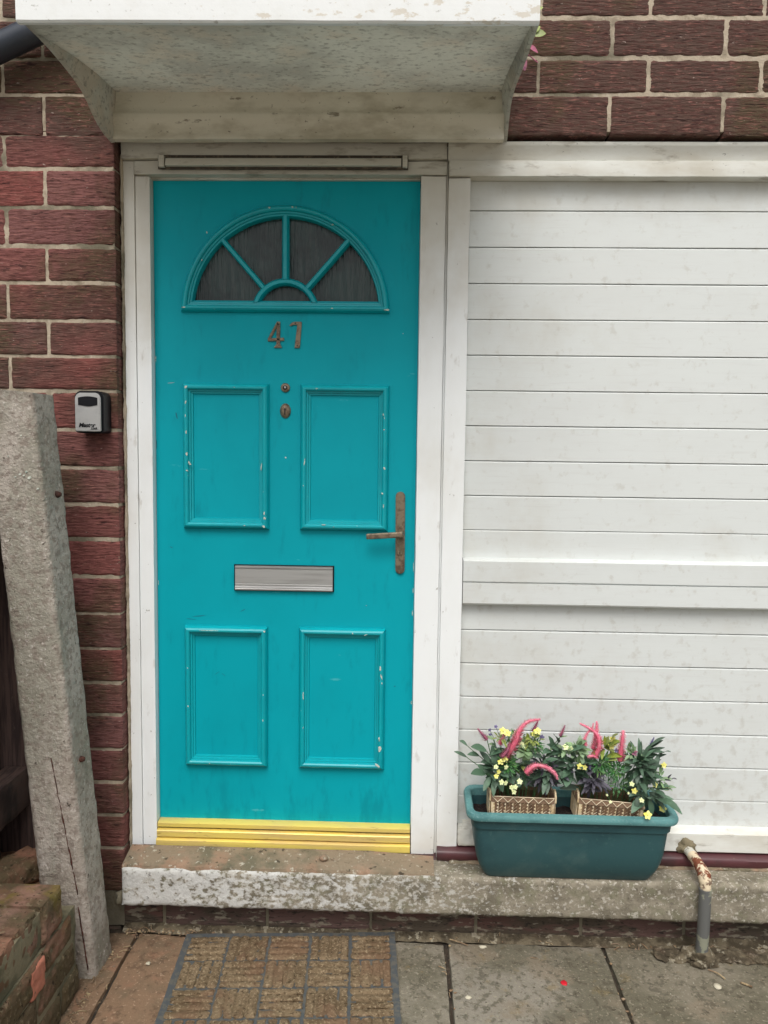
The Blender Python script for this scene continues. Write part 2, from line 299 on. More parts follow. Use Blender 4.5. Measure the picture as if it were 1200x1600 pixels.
def merge(bm, src, mi=0, mtx=None):
    vm = {}
    for v in src.verts: vm[v] = bm.verts.new(mtx @ v.co if mtx else v.co)
    for f in src.faces:
        try: nf = bm.faces.new([vm[v] for v in f.verts]); nf.material_index = mi if mi else f.material_index
        except ValueError: pass
    src.free(); return bm
def box(bm, x0, x1, y0, y1, z0, z1, bev=0, seg=2, mi=0, mtx=None):
    t = bmesh.new(); bmesh.ops.create_cube(t, size=1)
    for v in t.verts: v.co = Vector(((x0+x1)/2+v.co.x*(x1-x0), (y0+y1)/2+v.co.y*(y1-y0), (z0+z1)/2+v.co.z*(z1-z0)))
    if bev: bmesh.ops.bevel(t, geom=t.edges[:], offset=bev, segments=seg, affect='EDGES', profile=.6)
    return merge(bm, t, mi, mtx)
def nz(x, y, z, s=0): return noise.noise(Vector((x+s*17.3, y-s*5.1, z+s*9.7)))
def rough_box(bm, x0, x1, y0, y1, z0, z1, step=.02, amp=.003, fr=18, bev=.004, mi=0, seed=0, mtx=None):
    t = bmesh.new(); n = [max(1, int(round(d/step))) for d in (x1-x0, y1-y0, z1-z0)]
    V = {}
    def vert(i, j, k):
        if (i, j, k) not in V:
            V[(i, j, k)] = t.verts.new((x0+(x1-x0)*i/n[0], y0+(y1-y0)*j/n[1], z0+(z1-z0)*k/n[2]))
        return V[(i, j, k)]
    for i in range(n[0]):
        for j in range(n[1]):
            for k in (0, n[2]): t.faces.new((vert(i, j, k), vert(i+1, j, k), vert(i+1, j+1, k), vert(i, j+1, k)))
        for k in range(n[2]):
            for j in (0, n[1]): t.faces.new((vert(i, j, k), vert(i+1, j, k), vert(i+1, j, k+1), vert(i, j, k+1)))
    for j in range(n[1]):
        for k in range(n[2]):
            for i in (0, n[0]): t.faces.new((vert(i, j, k), vert(i, j+1, k), vert(i, j+1, k+1), vert(i, j, k+1)))
    c = Vector(((x0+x1)/2, (y0+y1)/2, (z0+z1)/2))
    for (i, j, k), v in V.items():
        e = (i in (0, n[0]))+(j in (0, n[1]))+(k in (0, n[2]))
        p = v.co.copy()
        d = Vector((-1 if i == 0 else 1 if i == n[0] else 0, -1 if j == 0 else 1 if j == n[1] else 0, -1 if k == 0 else 1 if k == n[2] else 0))
        a = nz(p.x*fr, p.y*fr, p.z*fr, seed)*amp + nz(p.x*fr*3, p.y*fr*3, p.z*fr*3, seed+3)*amp*.5
        if e >= 2: a -= bev*(.7+.9*abs(nz(p.x*fr*1.7, p.y*fr*1.7, p.z*fr*1.7, seed+5)))
        v.co = p+d*a
    return merge(bm, t, mi, mtx)
def tube(bm, pts, rad, seg=12, cap=True, mi=0, jit=0):
    pts = [Vector(p) for p in pts]; rings = []
    rads = rad if isinstance(rad, (list, tuple)) else [rad]*len(pts)
    pr = None
    for i, p in enumerate(pts):
        d = (pts[min(i+1, len(pts)-1)]-pts[max(i-1, 0)]).normalized()
        if pr is None: a = d.orthogonal().normalized()
        else: a = (pr-d*pr.dot(d)).normalized()
        pr = a; b = d.cross(a)
        rings.append([bm.verts.new(p+(a*math.cos(2*math.pi*k/seg)+b*math.sin(2*math.pi*k/seg))*rads[i]*(1+random.uniform(-jit, jit))) for k in range(seg)])
    for r0, r1 in zip(rings, rings[1:]):
        for k in range(seg):
            f = bm.faces.new((r0[k], r0[(k+1) % seg], r1[(k+1) % seg], r1[k])); f.material_index = mi
    if cap:
        for r in (rings[0], rings[-1]):
            f = bm.faces.new(r); f.material_index = mi
    return bm
def spline(pts, n=8):
    pts = [Vector(p) for p in pts]; out = []
    P = [pts[0]*2-pts[1]]+pts+[pts[-1]*2-pts[-2]]
    for i in range(1, len(P)-2):
        for k in range(n):
            t = k/n
            out.append(.5*((2*P[i])+(-P[i-1]+P[i+1])*t+(2*P[i-1]-5*P[i]+4*P[i+1]-P[i+2])*t*t+(-P[i-1]+3*P[i]-3*P[i+1]+P[i+2])*t**3))
    out.append(pts[-1]); return out
def prism(bm, poly, y0, y1, bev=0, mi=0, mtx=None):      # polygon in x,z pushed along y
    t = bmesh.new(); a = [t.verts.new((x, y0, z)) for x, z in poly]; f = t.faces.new(a)
    r = bmesh.ops.extrude_face_region(t, geom=[f])
    for v in r['geom']:
        if isinstance(v, bmesh.types.BMVert): v.co.y = y1
    bmesh.ops.recalc_face_normals(t, faces=t.faces)
    if bev:
        ed = [e for e in t.edges if all(abs(v.co.y-y0) < 1e-6 for v in e.verts)]
        bmesh.ops.bevel(t, geom=ed, offset=bev, segments=2, affect='EDGES')
    return merge(bm, t, mi, mtx)
def loft_x(bm, prof, x0, x1, nx=1, mi=0, wob=0, close=True):            # profile in y,z run along x
    rows = []
    for i in range(nx+1):
        x = x0+(x1-x0)*i/nx
        rows.append([bm.verts.new((x, y+wob*nz(x*4, y*9, z*9), z+wob*nz(x*4, y*9, z*9, 4))) for y, z in prof])
    n = len(prof)
    for a, b in zip(rows, rows[1:]):
        for k in range(n if close else n-1):
            f = bm.faces.new((a[k], a[(k+1) % n], b[(k+1) % n], b[k])); f.material_index = mi
    if close:
        bm.faces.new(rows[0]).material_index = mi; bm.faces.new(rows[-1]).material_index = mi
    return bm
def blob(bm, c, r, seed=0, mi=0, sub=2, jit=.25):
    t = bmesh.new(); bmesh.ops.create_icosphere(t, subdivisions=sub, radius=1)
    for v in t.verts:
        k = 1+jit*nz(v.co.x*1.7, v.co.y*1.7, v.co.z*1.7, seed)*2
        v.co = Vector((c[0]+v.co.x*r[0]*k, c[1]+v.co.y*r[1]*k, c[2]+v.co.z*r[2]*k))
    return merge(bm, t, mi)
def brick(bm, L, H, D, mtx, nx=3, nzv=2, amp=.0013, seed=0, mi=0, edge=.0025, streak=True):
    t = bmesh.new(); g = []
    for j in range(nzv+1):
        row = []
        for i in range(nx+1):
            x = -L/2+L*i/nx; z = -H/2+H*j/nzv; y = 0
            bx = i in (0, nx); bz = j in (0, nzv)
            sx = x*26 if streak else x*40; szz = z*170 if streak else z*40
            if nx > 6:
                y = amp*(nz(sx, seed*3.1, szz, seed)+.6*nz(x*45, seed, z*75, seed+2))
                x += .0012*nz(z*60, 3, seed, seed)+.0005*random.uniform(-1, 1) if bx else 0
                z += (.0016*nz(x*22, seed, 1, seed)+.0012*nz(x*80, seed, 1, seed)) if bz else 0
            if bx or bz: y += edge*(1+.8*nz(x*50, z*50, 0, seed)) * (1.8 if (bx and bz) else 1)
            row.append(t.verts.new((x, y, z)))
        g.append(row)
    for j in range(nzv):
        for i in range(nx): t.faces.new((g[j][i], g[j][i+1], g[j+1][i+1], g[j+1][i]))
    bd = [g[0][i] for i in range(nx+1)]+[g[j][nx] for j in range(1, nzv+1)]+[g[nzv][i] for i in range(nx-1, -1, -1)]+[g[j][0] for j in range(nzv-1, 0, -1)]
    m1 = [t.verts.new((v.co.x*(1+.0015/L), .006, v.co.z*(1+.0015/H))) for v in bd]
    bk = [t.verts.new((v.co.x*(1+.0015/L), D, v.co.z*(1+.0015/H))) for v in bd]
    n = len(bd)
    for k in range(n):
        t.faces.new((bd[k], bd[(k+1) % n], m1[(k+1) % n], m1[k])); t.faces.new((m1[k], m1[(k+1) % n], bk[(k+1) % n], bk[k]))
    t.faces.new(bk)
    return merge(bm, t, mi, mtx)
T = Matrix.Translation

# ------------------------------------------------------------------ ground
g = NB(); bmesh.ops.create_grid(g, x_segments=1, y_segments=1, size=60); bmesh.ops.translate(g, verts=g.verts, vec=(0, -20, -.150))
obj('ground', g, M_asphalt, kind='structure')
g = NB()
n = 160
rows = [[g.verts.new((-1+i*5/n, -1.45+j*1.4/50, -.134+.005*nz(i*5/n*14, j*1.4/50*14, 0))) for i in range(n+1)] for j in range(51)]
for a, b in zip(rows, rows[1:]):
    for i in range(n): g.faces.new((a[i], a[i+1], b[i+1], b[i]))
obj('soil_in_paving_joints', g, M_soil, kind='structure', smooth=True)
pav = NB()
SX = [-1.5, -1.012, -.545, -.079, .39, .857, 1.325, 1.791, 2.26, 2.73, 3.2, 3.7]
for r_i, (ya, yb) in enumerate([(-.70, -.088), (-1.32, -.708), (-1.94, -1.328), (-2.56, -1.948), (-3.2, -2.568)]):
    for k in range(len(SX)-1):
        red = (k == 3 or k == 2)
        near = r_i == 0 and 2 <= k <= 8
        dz = .0018*((k*7+r_i*3) % 4-1.5)
        gx = .0045 if near else .004
        rough_box(pav, SX[k]+gx*.6+.001*((k*5) % 3), SX[k+1]-gx*.7, ya, yb+.004*((k*3) % 3-1), -.17, -.120+dz,
                  step=.022 if near else .2, amp=.0022, fr=9, bev=.0035, seed=k+r_i*9, mi=1 if red and r_i < 2 else 0)
obj('pavement', pav, [M_slab, M_slab_red], kind='structure', smooth=40)

# ------------------------------------------------------------------ house wall
YF = -.065
J = [-.225, -.12, -.012, .04, .129, .234, .336, .44, .546, .647, .75, .857, .967, 1.08, 1.184, 1.292, 1.401, 1.515, 1.614, 1.716, 1.824, 1.926, 2.036, 2.143, 2.241, 2.347, 2.444, 2.55]
J = J[:3]+J[4:]
while J[-1] < 3.9: J.append(J[-1]+.105)
wall = thing('house_wall', (0, .05, -.12), 'dark red rustic brick house wall around the turquoise door and white boarding', 'brick wall')
bk = NB(); rnd = random.Random(3)
OX0, OX1 = -.130, 2.62
for k in range(len(J)-1):
    z0, z1 = J[k]+.0055, J[k+1]-.0055
    if abs(J[k]-2.241) < 1e-6: z0 = J[k]-.004
    par = (k+(len(J[:J.index(2.241)]) % 2)) % 2      # parity 0 = the course sitting right on the frame
    if par == 0: A = [-.33-.31*i for i in range(8)][::-1]+[-.33+.3194*i for i in range(1, 5)]+[1.267+.31*i for i in range(0, 12)]
    else: A = [-.446-.31*i for i in range(8)][::-1]+[-.446+.3025*i for i in range(1, 6)]+[1.059+.31*i for i in range(1, 12)]
    segs = []
    above = z0 > 2.22; plinth = z1 < 0
    for a, b in zip(A, A[1:]):
        if not above and not plinth:
            if abs(b-OX0) < .03: b = OX0+.004
            elif abs(a-OX0) < .03: continue
            if b == OX0+.004: segs.append((a, b)); continue
            if a < OX0 < b: b = OX0+.004
            elif a >= OX0 and b <= OX1: continue
            elif a < OX1 < b: a = OX1
            if a >= OX0+.001 and b <= OX1: continue
        segs.append((a, b))
    for a, b in segs:
        if b-a < .03: continue
        jw = rnd.uniform(.004, .0062)
        x0, x1 = a+jw, b-(.004 if abs(b-OX0-.004) < 1e-4 else jw)
        if abs(b-OX0-.004) < 1e-4: x1 = OX0+.001*rnd.uniform(-1, 1)
        hi = -.8 < (x0+x1)/2 < 2.1 and (above and z0 < 2.8 or x1 < 0 or plinth)
        d = rnd.uniform(-.0015, .0015)
        zz0, zz1 = z0+rnd.uniform(-.001, .001), z1+rnd.uniform(-.001, .001)
        L_, H_ = x1-x0, zz1-zz0
        m = T(((x0+x1)/2, YF+d+(.006 if plinth else 0), (zz0+zz1)/2)) @ Matrix.Rotation(rnd.uniform(-.002, .002), 4, 'Y')
        brick(bk, L_, H_, .10, m, nx=max(8, int(L_/.008)) if hi else 3, nzv=18 if hi else 2, seed=rnd.randint(0, 900), mi=1 if plinth else 0)
obj('bricks', bk, [M_brick, M_plinth], wall, smooth=50)
mo = NB()
def mslab(x0, x1, z0, z1, y0=YF+.0035, st=.012, fine=True):
    rough_box(mo, x0, x1, y0, .10, z0, z1, step=st if fine else .3, amp=.0016, fr=40, bev=.001)
mslab(-.8, OX0-.0025, -.12, 2.2475); mslab(-3.0, -.80, -.13, 4.0, fine=False)
t_ = NB(); merge(t_, mo); mo = t_
mslab(-.80, 2.1, 2.2475, 2.80); mslab(-.80, 2.1, 2.80, 4.0, fine=False); mslab(2.1, 4.4, 2.238, 4.0, fine=False)
mslab(OX1+.003, 4.4, -.12, 2.238, fine=False); mslab(OX0, OX1+.003, -.2, -.015, y0=YF+.012, st=.02)
obj('mortar', mo, M_mortar, wall, smooth=50)
# mortar pointing between wall and frame
po = NB(); rough_box(po, -.1275, -.1205, -.030, -.005, .0, 2.2, step=.006, amp=.0025, fr=30, bev=.002)
obj('frame_pointing', po, M_mortar, wall, smooth=True)

# ------------------------------------------------------------------ door frame
fr = thing('door_frame', (.38, 0, .11), 'dirty white painted timber frame round the turquoise door, with a thick post on its right', 'door frame')
def wob_box(bm, x0, x1, y0, y1, z0, z1, bev=.002, st=.03, amp=.0007, seed=0):
    rough_box(bm, x0, x1, y0, y1, z0, z1, step=st, amp=amp, fr=7, bev=bev, seed=seed)
b = NB(); wob_box(b, -.122, -.0884, -.018, .06, .112, 2.182, bev=.001, seed=1, amp=.0004); wob_box(b, -.0884, -.0445, -.0135, .06, .116, 2.1415, bev=.001, seed=2, amp=.0004)
obj('jamb', b, M_white, fr, smooth=45)
b = NB(); wob_box(b, .7450, .8195, -.022, .06, .112, 2.1415, seed=4)
obj('jamb', b, M_white, fr, smooth=45)
b = NB(); wob_box(b, .8235, .8885, -.030, .06, .108, 2.1335, seed=5); box(b, .8190, .8240, -.012, .05, .115, 2.225)
obj('mullion', b, M_white, fr, smooth=45)
b = NB(); wob_box(b, -.0880, .8205, -.024, .06, 2.1420, 2.1825, seed=6); wob_box(b, -.122, .8205, -.034, .06, 2.1830, 2.2300, seed=7)
box(b, -.050, .745, .004, .06, 2.1375, 2.1418)
obj('head', b, M_white_trim, fr, smooth=45)
b = NB(); wob_box(b, .8235, 2.62, -.040, .06, 2.1340, 2.1800, seed=8)
loft_x(b, [(-.032, 2.1805), (-.036, 2.190), (-.040, 2.205), (-.047, 2.214), (-.050, 2.219), (-.050, 2.2255), (.06, 2.2265), (.06, 2.1805)], .8215, 2.62, 90, wob=.0008)
obj('transom', b, M_white_trim, fr, smooth=45)
b = NB()
loft_x(b, [(-.035, 2.160), (-.048, 2.160), (-.049, 2.164), (-.042, 2.182), (-.035, 2.184)], .012, .688, 40, wob=.0006)
box(b, -.008, .008, -.046, -.034, 2.157, 2.189, .001); box(b, .692, .706, -.046, -.034, 2.157, 2.189, .001)
obj('drip_bar', b, M_white_trim, fr, smooth=45)

b = NB(); box(b, -.2, 2.7, .075, .095, .05, 2.26); obj('light_leak_blocker', b, M_backing, fr)  # unseen dark sheet added behind the opening to stop light leaking through
b = NB(); box(b, -.012, .708, -.0352, -.03, 2.1535, 2.1925); obj('dark_slot_plate', b, M_backing, fr)  # proud dirty brown plate; its dark colour stands for shade in a slot
# ------------------------------------------------------------------ white boarding
cl = thing('boarded_panel', (1.75, 0, .11), 'white painted horizontal boarding filling the opening right of the door', 'boarding')
P = .10355
def boards(bm, ztops, zlow, x0=.889, x1=2.60):
    ed = ztops+[zlow]
    for i in range(len(ed)-1):
        za, zb = ed[i+1], ed[i]
        gp = .0009 if i != len(ed)-2 else 0
        prof = [(.03, za+gp), (.004, za+gp), (.0005, za+gp+.0006), (0, za+gp+.0012), (.0, zb-gp-.0035), (.0016, zb-gp-.0008), (.004, zb-gp), (.03, zb-gp)]
        sd_ = i*3.7
        rows = []
        nx = 70
        for q in range(nx+1):
            x = x0+(x1-x0)*q/nx
            rows.append([bm.verts.new((x, y+(.0009*nz(x*3, z*6, sd_) if y < .02 else 0), z+.0004*nz(x*6, 2, sd_))) for y, z in prof])
        for a, c in zip(rows, rows[1:]):
            for k in range(len(prof)-1): bm.faces.new((a[k], a[k+1], c[k+1], c[k]))
    return bm
z0_ = 2.051
tops = [2.136]+[z0_-P*k for k in range(10)]
b = boards(NB(), tops, 1.034); box(b, .889, 2.6, .012, .04, 1.0, 2.14)
obj('upper_boards', b, M_board, cl, smooth=9)
b = boards(NB(), [.899]+[.815-P*k for k in range(6)], .205); box(b, .889, 2.6, .012, .04, .2, .90)
obj('lower_boards', b, M_board, cl, smooth=9)
b = NB()
loft_x(b, [(.0, 1.036), (-.026, 1.032), (-.030, 1.029), (-.0305, .9685), (-.024, .9675), (-.024, .9645), (-.0305, .9635), (-.031, .903), (-.028, .8985), (.0, .8985), (.01, .90), (.01, 1.036)], .8895, 2.6, 80, wob=.0008)
obj('middle_rail', b, M_board, cl, smooth=12)
b = NB()
loft_x(b, [(.0, .219), (-.028, .212), (-.034, .208), (-.035, .154), (-.03, .150), (.01, .150), (.01, .219)], .905, 2.6, 80, wob=.0010)
rough_box(b, .889, .932, -.037, 0, .151, .209, step=.006, amp=.002, fr=60, bev=.002)
obj('bottom_rail', b, M_white_trim, cl, smooth=15)
b = NB(); wob_box(b, 2.601, 2.619, -.02, .06, .11, 2.133, seed=9)
obj('side_post', b, M_white, cl, smooth=45)

# maroon sill boards
sb = thing('maroon_sill', (1.2, 0, .1), 'narrow dark maroon painted sill under the frame and white boarding', 'sill')
b = NB(); loft_x(b, [(-.02, .149), (-.045, .140), (-.050, .134), (-.050, .118), (-.044, .108), (.02, .104), (.02, .149)], .826, 2.6, 90, wob=.0016)
obj('sill_board', b, M_maroon, sb, smooth=40)
b = NB(); loft_x(b, [(-.01, .1135), (-.032, .1115), (-.038, .106), (-.038, .098), (.02, .096), (.02, .1135)], -.118, .824, 60, wob=.0016)
obj('sill_board', b, M_maroon, sb, smooth=40)

# ------------------------------------------------------------------ concrete step
st = thing('concrete_step', (1.2, -.08, -.012), 'long concrete ledge under the door, flaking white paint at its left end', 'step')
b = NB()
rough_box(b, -.116, 2.65, -.133, .05, -.012, .106, step=.010, amp=.0022, fr=22, bev=.0035, seed=4)
obj('ledge', b, M_step, st, smooth=60)
b = NB()
rows = []
for i in range(121):
    x = -.114+i*(.93/120); e = max(0, min(1, (.82-x)/.2))
    a = .004*nz(x*14, 0, 0)+.002*nz(x*50, 0, 0)
    rows.append([b.verts.new(c) for c in ((x, -.035, .128-.012*(1-e)), (x, -.062+a, .126+a*.5-.012*(1-e)), (x, -.095+a, .119-.008*(1-e)+.5*a), (x, -.124+a, .1125+.3*a-.003*(1-e)), (x, -.1275+a*.5, .100), (x, -.04, .098))])
for a, c in zip(rows, rows[1:]):
    for k in range(5): b.faces.new((a[k], a[k+1], c[k+1], c[k]))
b.faces.new(rows[0]); b.faces.new(rows[-1])
blob(b, (.485, -.085, .128), (.014, .012, .008), 3); blob(b, (.51, -.08, .124), (.006, .006, .004), 5)
obj('mortar_bed', b, M_fillet, st, smooth=60)
b = NB(); rough_box(b, .86, 2.6, -.058, -.03, .1, .112, step=.01, amp=.003, fr=30, bev=.004)
rough_box(b, .83, 2.6, -.05, .03, .09, .1035, step=.02, amp=.001)
obj('sill_bedding', b, M_fillet, st, smooth=60)

# ------------------------------------------------------------------ front door
dr = thing('front_door', (.346, .03, .115), 'turquoise panelled front door with half round window and number 47', 'door')
DY = .015; CX, CZ, RO = .3487, 1.757, .3105
DX0, DX1, DZ0, DZ1 = -.0435, .7445, .180, 2.1400
t = bmesh.new()
out = [(DX0, DZ0), (DX1, DZ0), (DX1, DZ1), (DX0, DZ1)]
inn = [(CX+(RO-.03)*math.cos(a), CZ+.035+(RO-.063)*math.sin(a)) for a in [math.pi*k/36 for k in range(37)]]
def ring(pts, y): return [t.verts.new((x, y, z)) for x, z in pts]
for y in (DY, DY+.044):
    a = ring(out, y); b_ = ring(inn, y); es = []
    for L_ in (a, b_):
        for k in range(len(L_)): es.append(t.edges.new((L_[k], L_[(k+1) % len(L_)])))
    bmesh.ops.triangle_fill(t, edges=es, use_beauty=True)
    if y == DY: a0, b0 = a, b_
for A_, B_ in ((a0, a), (b0, b_)):
    for k in range(len(A_)): t.faces.new((A_[k], A_[(k+1) % len(A_)], B_[(k+1) % len(A_)], B_[k]))
def chip(bm, x, z, y, w, h, seed, ang=0, mi=1):       # irregular shallow flake
    n = 9; c = bm.verts.new((x, y-.0007, z)); rg = []; rg2 = []
    for k in range(n):
        a = 2*math.pi*k/n; q = .7+.6*abs(nz(math.cos(a)*2, math.sin(a)*2, seed*1.7))*1.6
        dx, dz = w/2*q*math.cos(a), h/2*q*math.sin(a)
        dx, dz = dx*math.cos(ang)-dz*math.sin(ang), dx*math.sin(ang)+dz*math.cos(ang)
        rg.append(bm.verts.new((x+dx, y-.0006, z+dz))); rg2.append(bm.verts.new((x+dx*1.05, y+.004, z+dz*1.05)))
    for k in range(n):
        f = bm.faces.new((c, rg[k], rg[(k+1) % n])); f.material_index = mi
        f = bm.faces.new((rg[k], rg2[k], rg2[(k+1) % n], rg[(k+1) % n])); f.material_index = mi
for i, (x, z, w_, h_, an, mi) in enumerate([(-.0415, 1.62, .003, .02, 0, 1), (.005, 1.548, .022, .0014, .1, 1), (.351, 1.328, .005, .005, 0, 1), (-.041, .94, .002, .02, 0, 1),
        (.085, .838, .045, .002, .1, 2), (.06, .828, .03, .0016, -.1, 2), (.22, .858, .022, .002, .5, 2), (.14, .66, .02, .001, .6, 2), (.16, .655, .015, .001, -.6, 2),
        (.741, .86, .003, .018, 0, 1), (.742, .58, .003, .012, 0, 1), (.69, .63, .006, .002, 0, 2), (.48, .93, .004, .002, 0, 1), (.6, .88, .004, .002, 0, 1), (.02, 1.45, .004, .02, .2, 2),
        (.0, 1.05, .01, .002, -.4, 2), (.742, 1.0, .002, .03, 0, 1), (.742, .93, .003, .02, 0, 1), (-.042, 1.36, .002, .03, 0, 2), (.7, 1.7, .003, .003, 0, 1)]):
    chip(t, x, z, DY, w_, h_, i, an, mi)
obj('door_leaf', t, [M_teal, M_chip, M_scratch], dr)
PROF = [(0, 0), (.0, .004), (.002, .010), (.0055, .0155), (.010, .0185), (.0145, .0185), (.0180, .0160), (.0195, .0095), (.0240, .0090), (.0255, .0050), (.0300, .0045), (.0320, .0)]
def moulding(x0, x1, z0, z1, chips):
    b = NB(); loops = []
    for d, h in PROF:
        d2 = d
        loops.append([b.verts.new((x, DY+.0005-h*1.2, z)) for x, z in ((x0+d2, z0+d2), (x1-d2, z0+d2), (x1-d2, z1-d2), (x0+d2, z1-d2))])
    for a, c in zip(loops, loops[1:]):
        for k in range(4): b.faces.new((a[k], a[(k+1) % 4], c[(k+1) % 4], c[k]))
    for i, (x, z, w_, h_, an) in enumerate(chips):
        chip(b, x, z, DY-.0218, w_, h_, i+int(x*100), an)
    return obj('panel_moulding', b, [M_teal_trim, M_chip], dr, smooth=22)
moulding(.041, .302, 1.110, 1.547, [(.055, 1.535, .010, .008, .5), (.054, 1.49, .005, .012, -.3), (.055, 1.40, .004, .012, 0), (.056, 1.335, .006, .012, 0), (.064, 1.308, .004, .014, .5), (.056, 1.286, .006, .004, 0), (.29, 1.16, .005, .012, 0), (.291, 1.145, .008, .008, .4), (.288, 1.12, .010, .006, -.6), (.281, 1.30, .003, .02, -.1), (.2, 1.535, .004, .003, 0), (.23, 1.122, .006, .003, 0), (.053, 1.45, .003, .010, 0)])
moulding(.396, .662, 1.110, 1.546, [(.411, 1.315, .003, .022, -.1), (.408, 1.245, .003, .004, 0), (.645, 1.46, .003, .008, 0), (.648, 1.415, .006, .004, 0), (.650, 1.30, .006, .010, .2), (.645, 1.225, .005, .006, 0), (.649, 1.187, .004, .014, 0), (.447, 1.534, .008, .002, 0), (.5, 1.122, .005, .003, 0), (.47, 1.128, .012, .003, 0), (.648, 1.45, .002, .008, .2)])
moulding(.041, .298, .368, .809, [(.054, .68, .003, .005, 0), (.054, .56, .005, .006, .5), (.286, .52, .003, .010, 0), (.287, .6, .003, .004, 0), (.29, .798, .008, .005, -.6), (.12, .380, .005, .002, 0), (.12, .798, .06, .0015, 0)])
moulding(.395, .660, .368, .810, [(.646, .69, .006, .014, 0), (.649, .665, .004, .018, .4), (.651, .645, .003, .008, .3), (.645, .47, .005, .016, .2), (.647, .44, .009, .02, 0), (.641, .385, .016, .007, -.5), (.410, .60, .0025, .03, 0), (.56, .798, .004, .006, 0), (.6, .794, .01, .002, .4), (.41, .5, .002, .006, 0)])
# half round window
fl = NB(); path = []
A_n = 48
for k in range(A_n+1):
    a = math.pi*k/A_n; path.append((a, None))
loops = []
for d, h in PROF:
    L_ = [fl.verts.new((CX+(RO-d)*math.cos(math.pi*k/A_n), DY+.0005-h*1.15, max(CZ+d, CZ+(RO-d)*math.sin(math.pi*k/A_n)))) for k in range(A_n+1)]
    loops.append(L_)
for a, c in zip(loops, loops[1:]):
    n = len(a)
    for k in range(n):
        try: fl.faces.new((a[k], a[(k+1) % n], c[(k+1) % n], c[k]))
        except ValueError: pass
# inner reveal so the frame reaches the glass
last = loops[-1]; r2_ = [fl.verts.new((v.co.x, DY+.030, v.co.z)) for v in last]
for k in range(len(last)): fl.faces.new((last[k], last[(k+1) % len(last)], r2_[(k+1) % len(last)], r2_[k]))
for i, (x, z, w_, h_) in enumerate([(.305, 2.055, .008, .006), (.372, 2.057, .007, .004), (.383, 2.056, .004, .003), (.49, 2.008, .006, .005), (.105, 1.905, .003, .006), (.05, 1.768, .012, .004), (.49, 1.768, .007, .003), (.652, 1.765, .018, .004), (.12, 1.985, .003, .006)]):
    chip(fl, x, z, DY-.0208, w_, h_, i+30)
win = obj('fanlight_frame', fl, [M_teal_trim, M_chip], dr, smooth=22)
def panepoly(a0, a1, r0, r1):
    pts = [(CX+r1*math.cos(a0+(a1-a0)*k/14), CZ+r1*math.sin(a0+(a1-a0)*k/14)) for k in range(15)]
    pts += [(CX+r0*math.cos(a1+(a0-a1)*k/8), CZ+r0*math.sin(a1+(a0-a1)*k/8)) for k in range(9)]
    return [(x, max(z, CZ+.032)) for x, z in pts]
for a0, a1 in ((.10, 48.5), (48.5, 90), (90, 131.5), (131.5, 179.9)):
    b = NB(); pp = panepoly(R(a0), R(a1), .093, .279)
    q = []
    for p in pp:
        if not q or (Vector(p)-Vector(q[-1])).length > 1e-4: q.append(p)
    prism(b, q, DY+.022, DY+.027); obj('glass_pane', b, M_glass, win)
b = NB(); prism(b, [(CX+.0925*math.cos(math.pi*k/16), max(CZ+.032, CZ+.0925*math.sin(math.pi*k/16))) for k in range(17)], DY+.022, DY+.027)
obj('glass_pane', b, M_glass, win)
def bar(x0, z0, x1, z1, w_):
    b = NB(); d = Vector((x1-x0, 0, z1-z0)); L_ = d.length; ang = math.atan2(z1-z0, x1-x0)
    prof = [(-w_/2, .022), (-w_/2, .0), (-w_*.25, -.007), (w_*.25, -.007), (w_/2, .0), (w_/2, .022)]
    t = NB(); A_ = [t.verts.new((0, y, z)) for z, y in prof]; B_ = [t.verts.new((L_, y, z)) for z, y in prof]
    for k in range(6): t.faces.new((A_[k], A_[(k+1) % 6], B_[(k+1) % 6], B_[k]))
    t.faces.new(A_); t.faces.new(B_)
    merge(b, t, 0, T((x0, DY, z0)) @ Matrix.Rotation(-ang, 4, 'Y'))
    return obj('glazing_bar', b, M_teal_trim, win, smooth=50)
bar(CX, CZ+.098, CX, CZ+.283, .020)
for s in (1, -1):
    a = R(90-41.5*s); bar(CX+.097*math.cos(a), CZ+.097*math.sin(a), CX+.282*math.cos(a), CZ+.282*math.sin(a), .017)
b = NB(); lp = []
for d, y in ((.0825, .022), (.0825, .0), (.087, -.007), (.096, -.007), (.1015, 0), (.1015, .022)):
    lp.append([b.verts.new((CX+d*math.cos(math.pi*k/24), DY+y, max(CZ+.030, CZ+d*math.sin(math.pi*k/24)))) for k in range(25)])
for a, c in zip(lp, lp[1:]):
    for k in range(24): b.faces.new((a[k], a[k+1], c[k+1], c[k]))
obj('glazing_bar', b, M_teal_trim, win, smooth=50)
# numerals 4 and 7
NY0, NY1 = DY-.006, DY
b = NB()
prism(b, [(.297, 1.677), (.297, 1.6725), (.304, 1.671), (.343, 1.674), (.345, 1.682), (.341, 1.679), (.335, 1.682), (.3345, 1.731), (.331, 1.730), (.299, 1.679)], NY0, NY1, .0012)
prism(b, [(.3245, 1.671), (.3335, 1.671), (.3335, 1.664), (.339, 1.655), (.3145, 1.655), (.3235, 1.664)], NY0, NY1, .0012)
bb = b
t = NB()
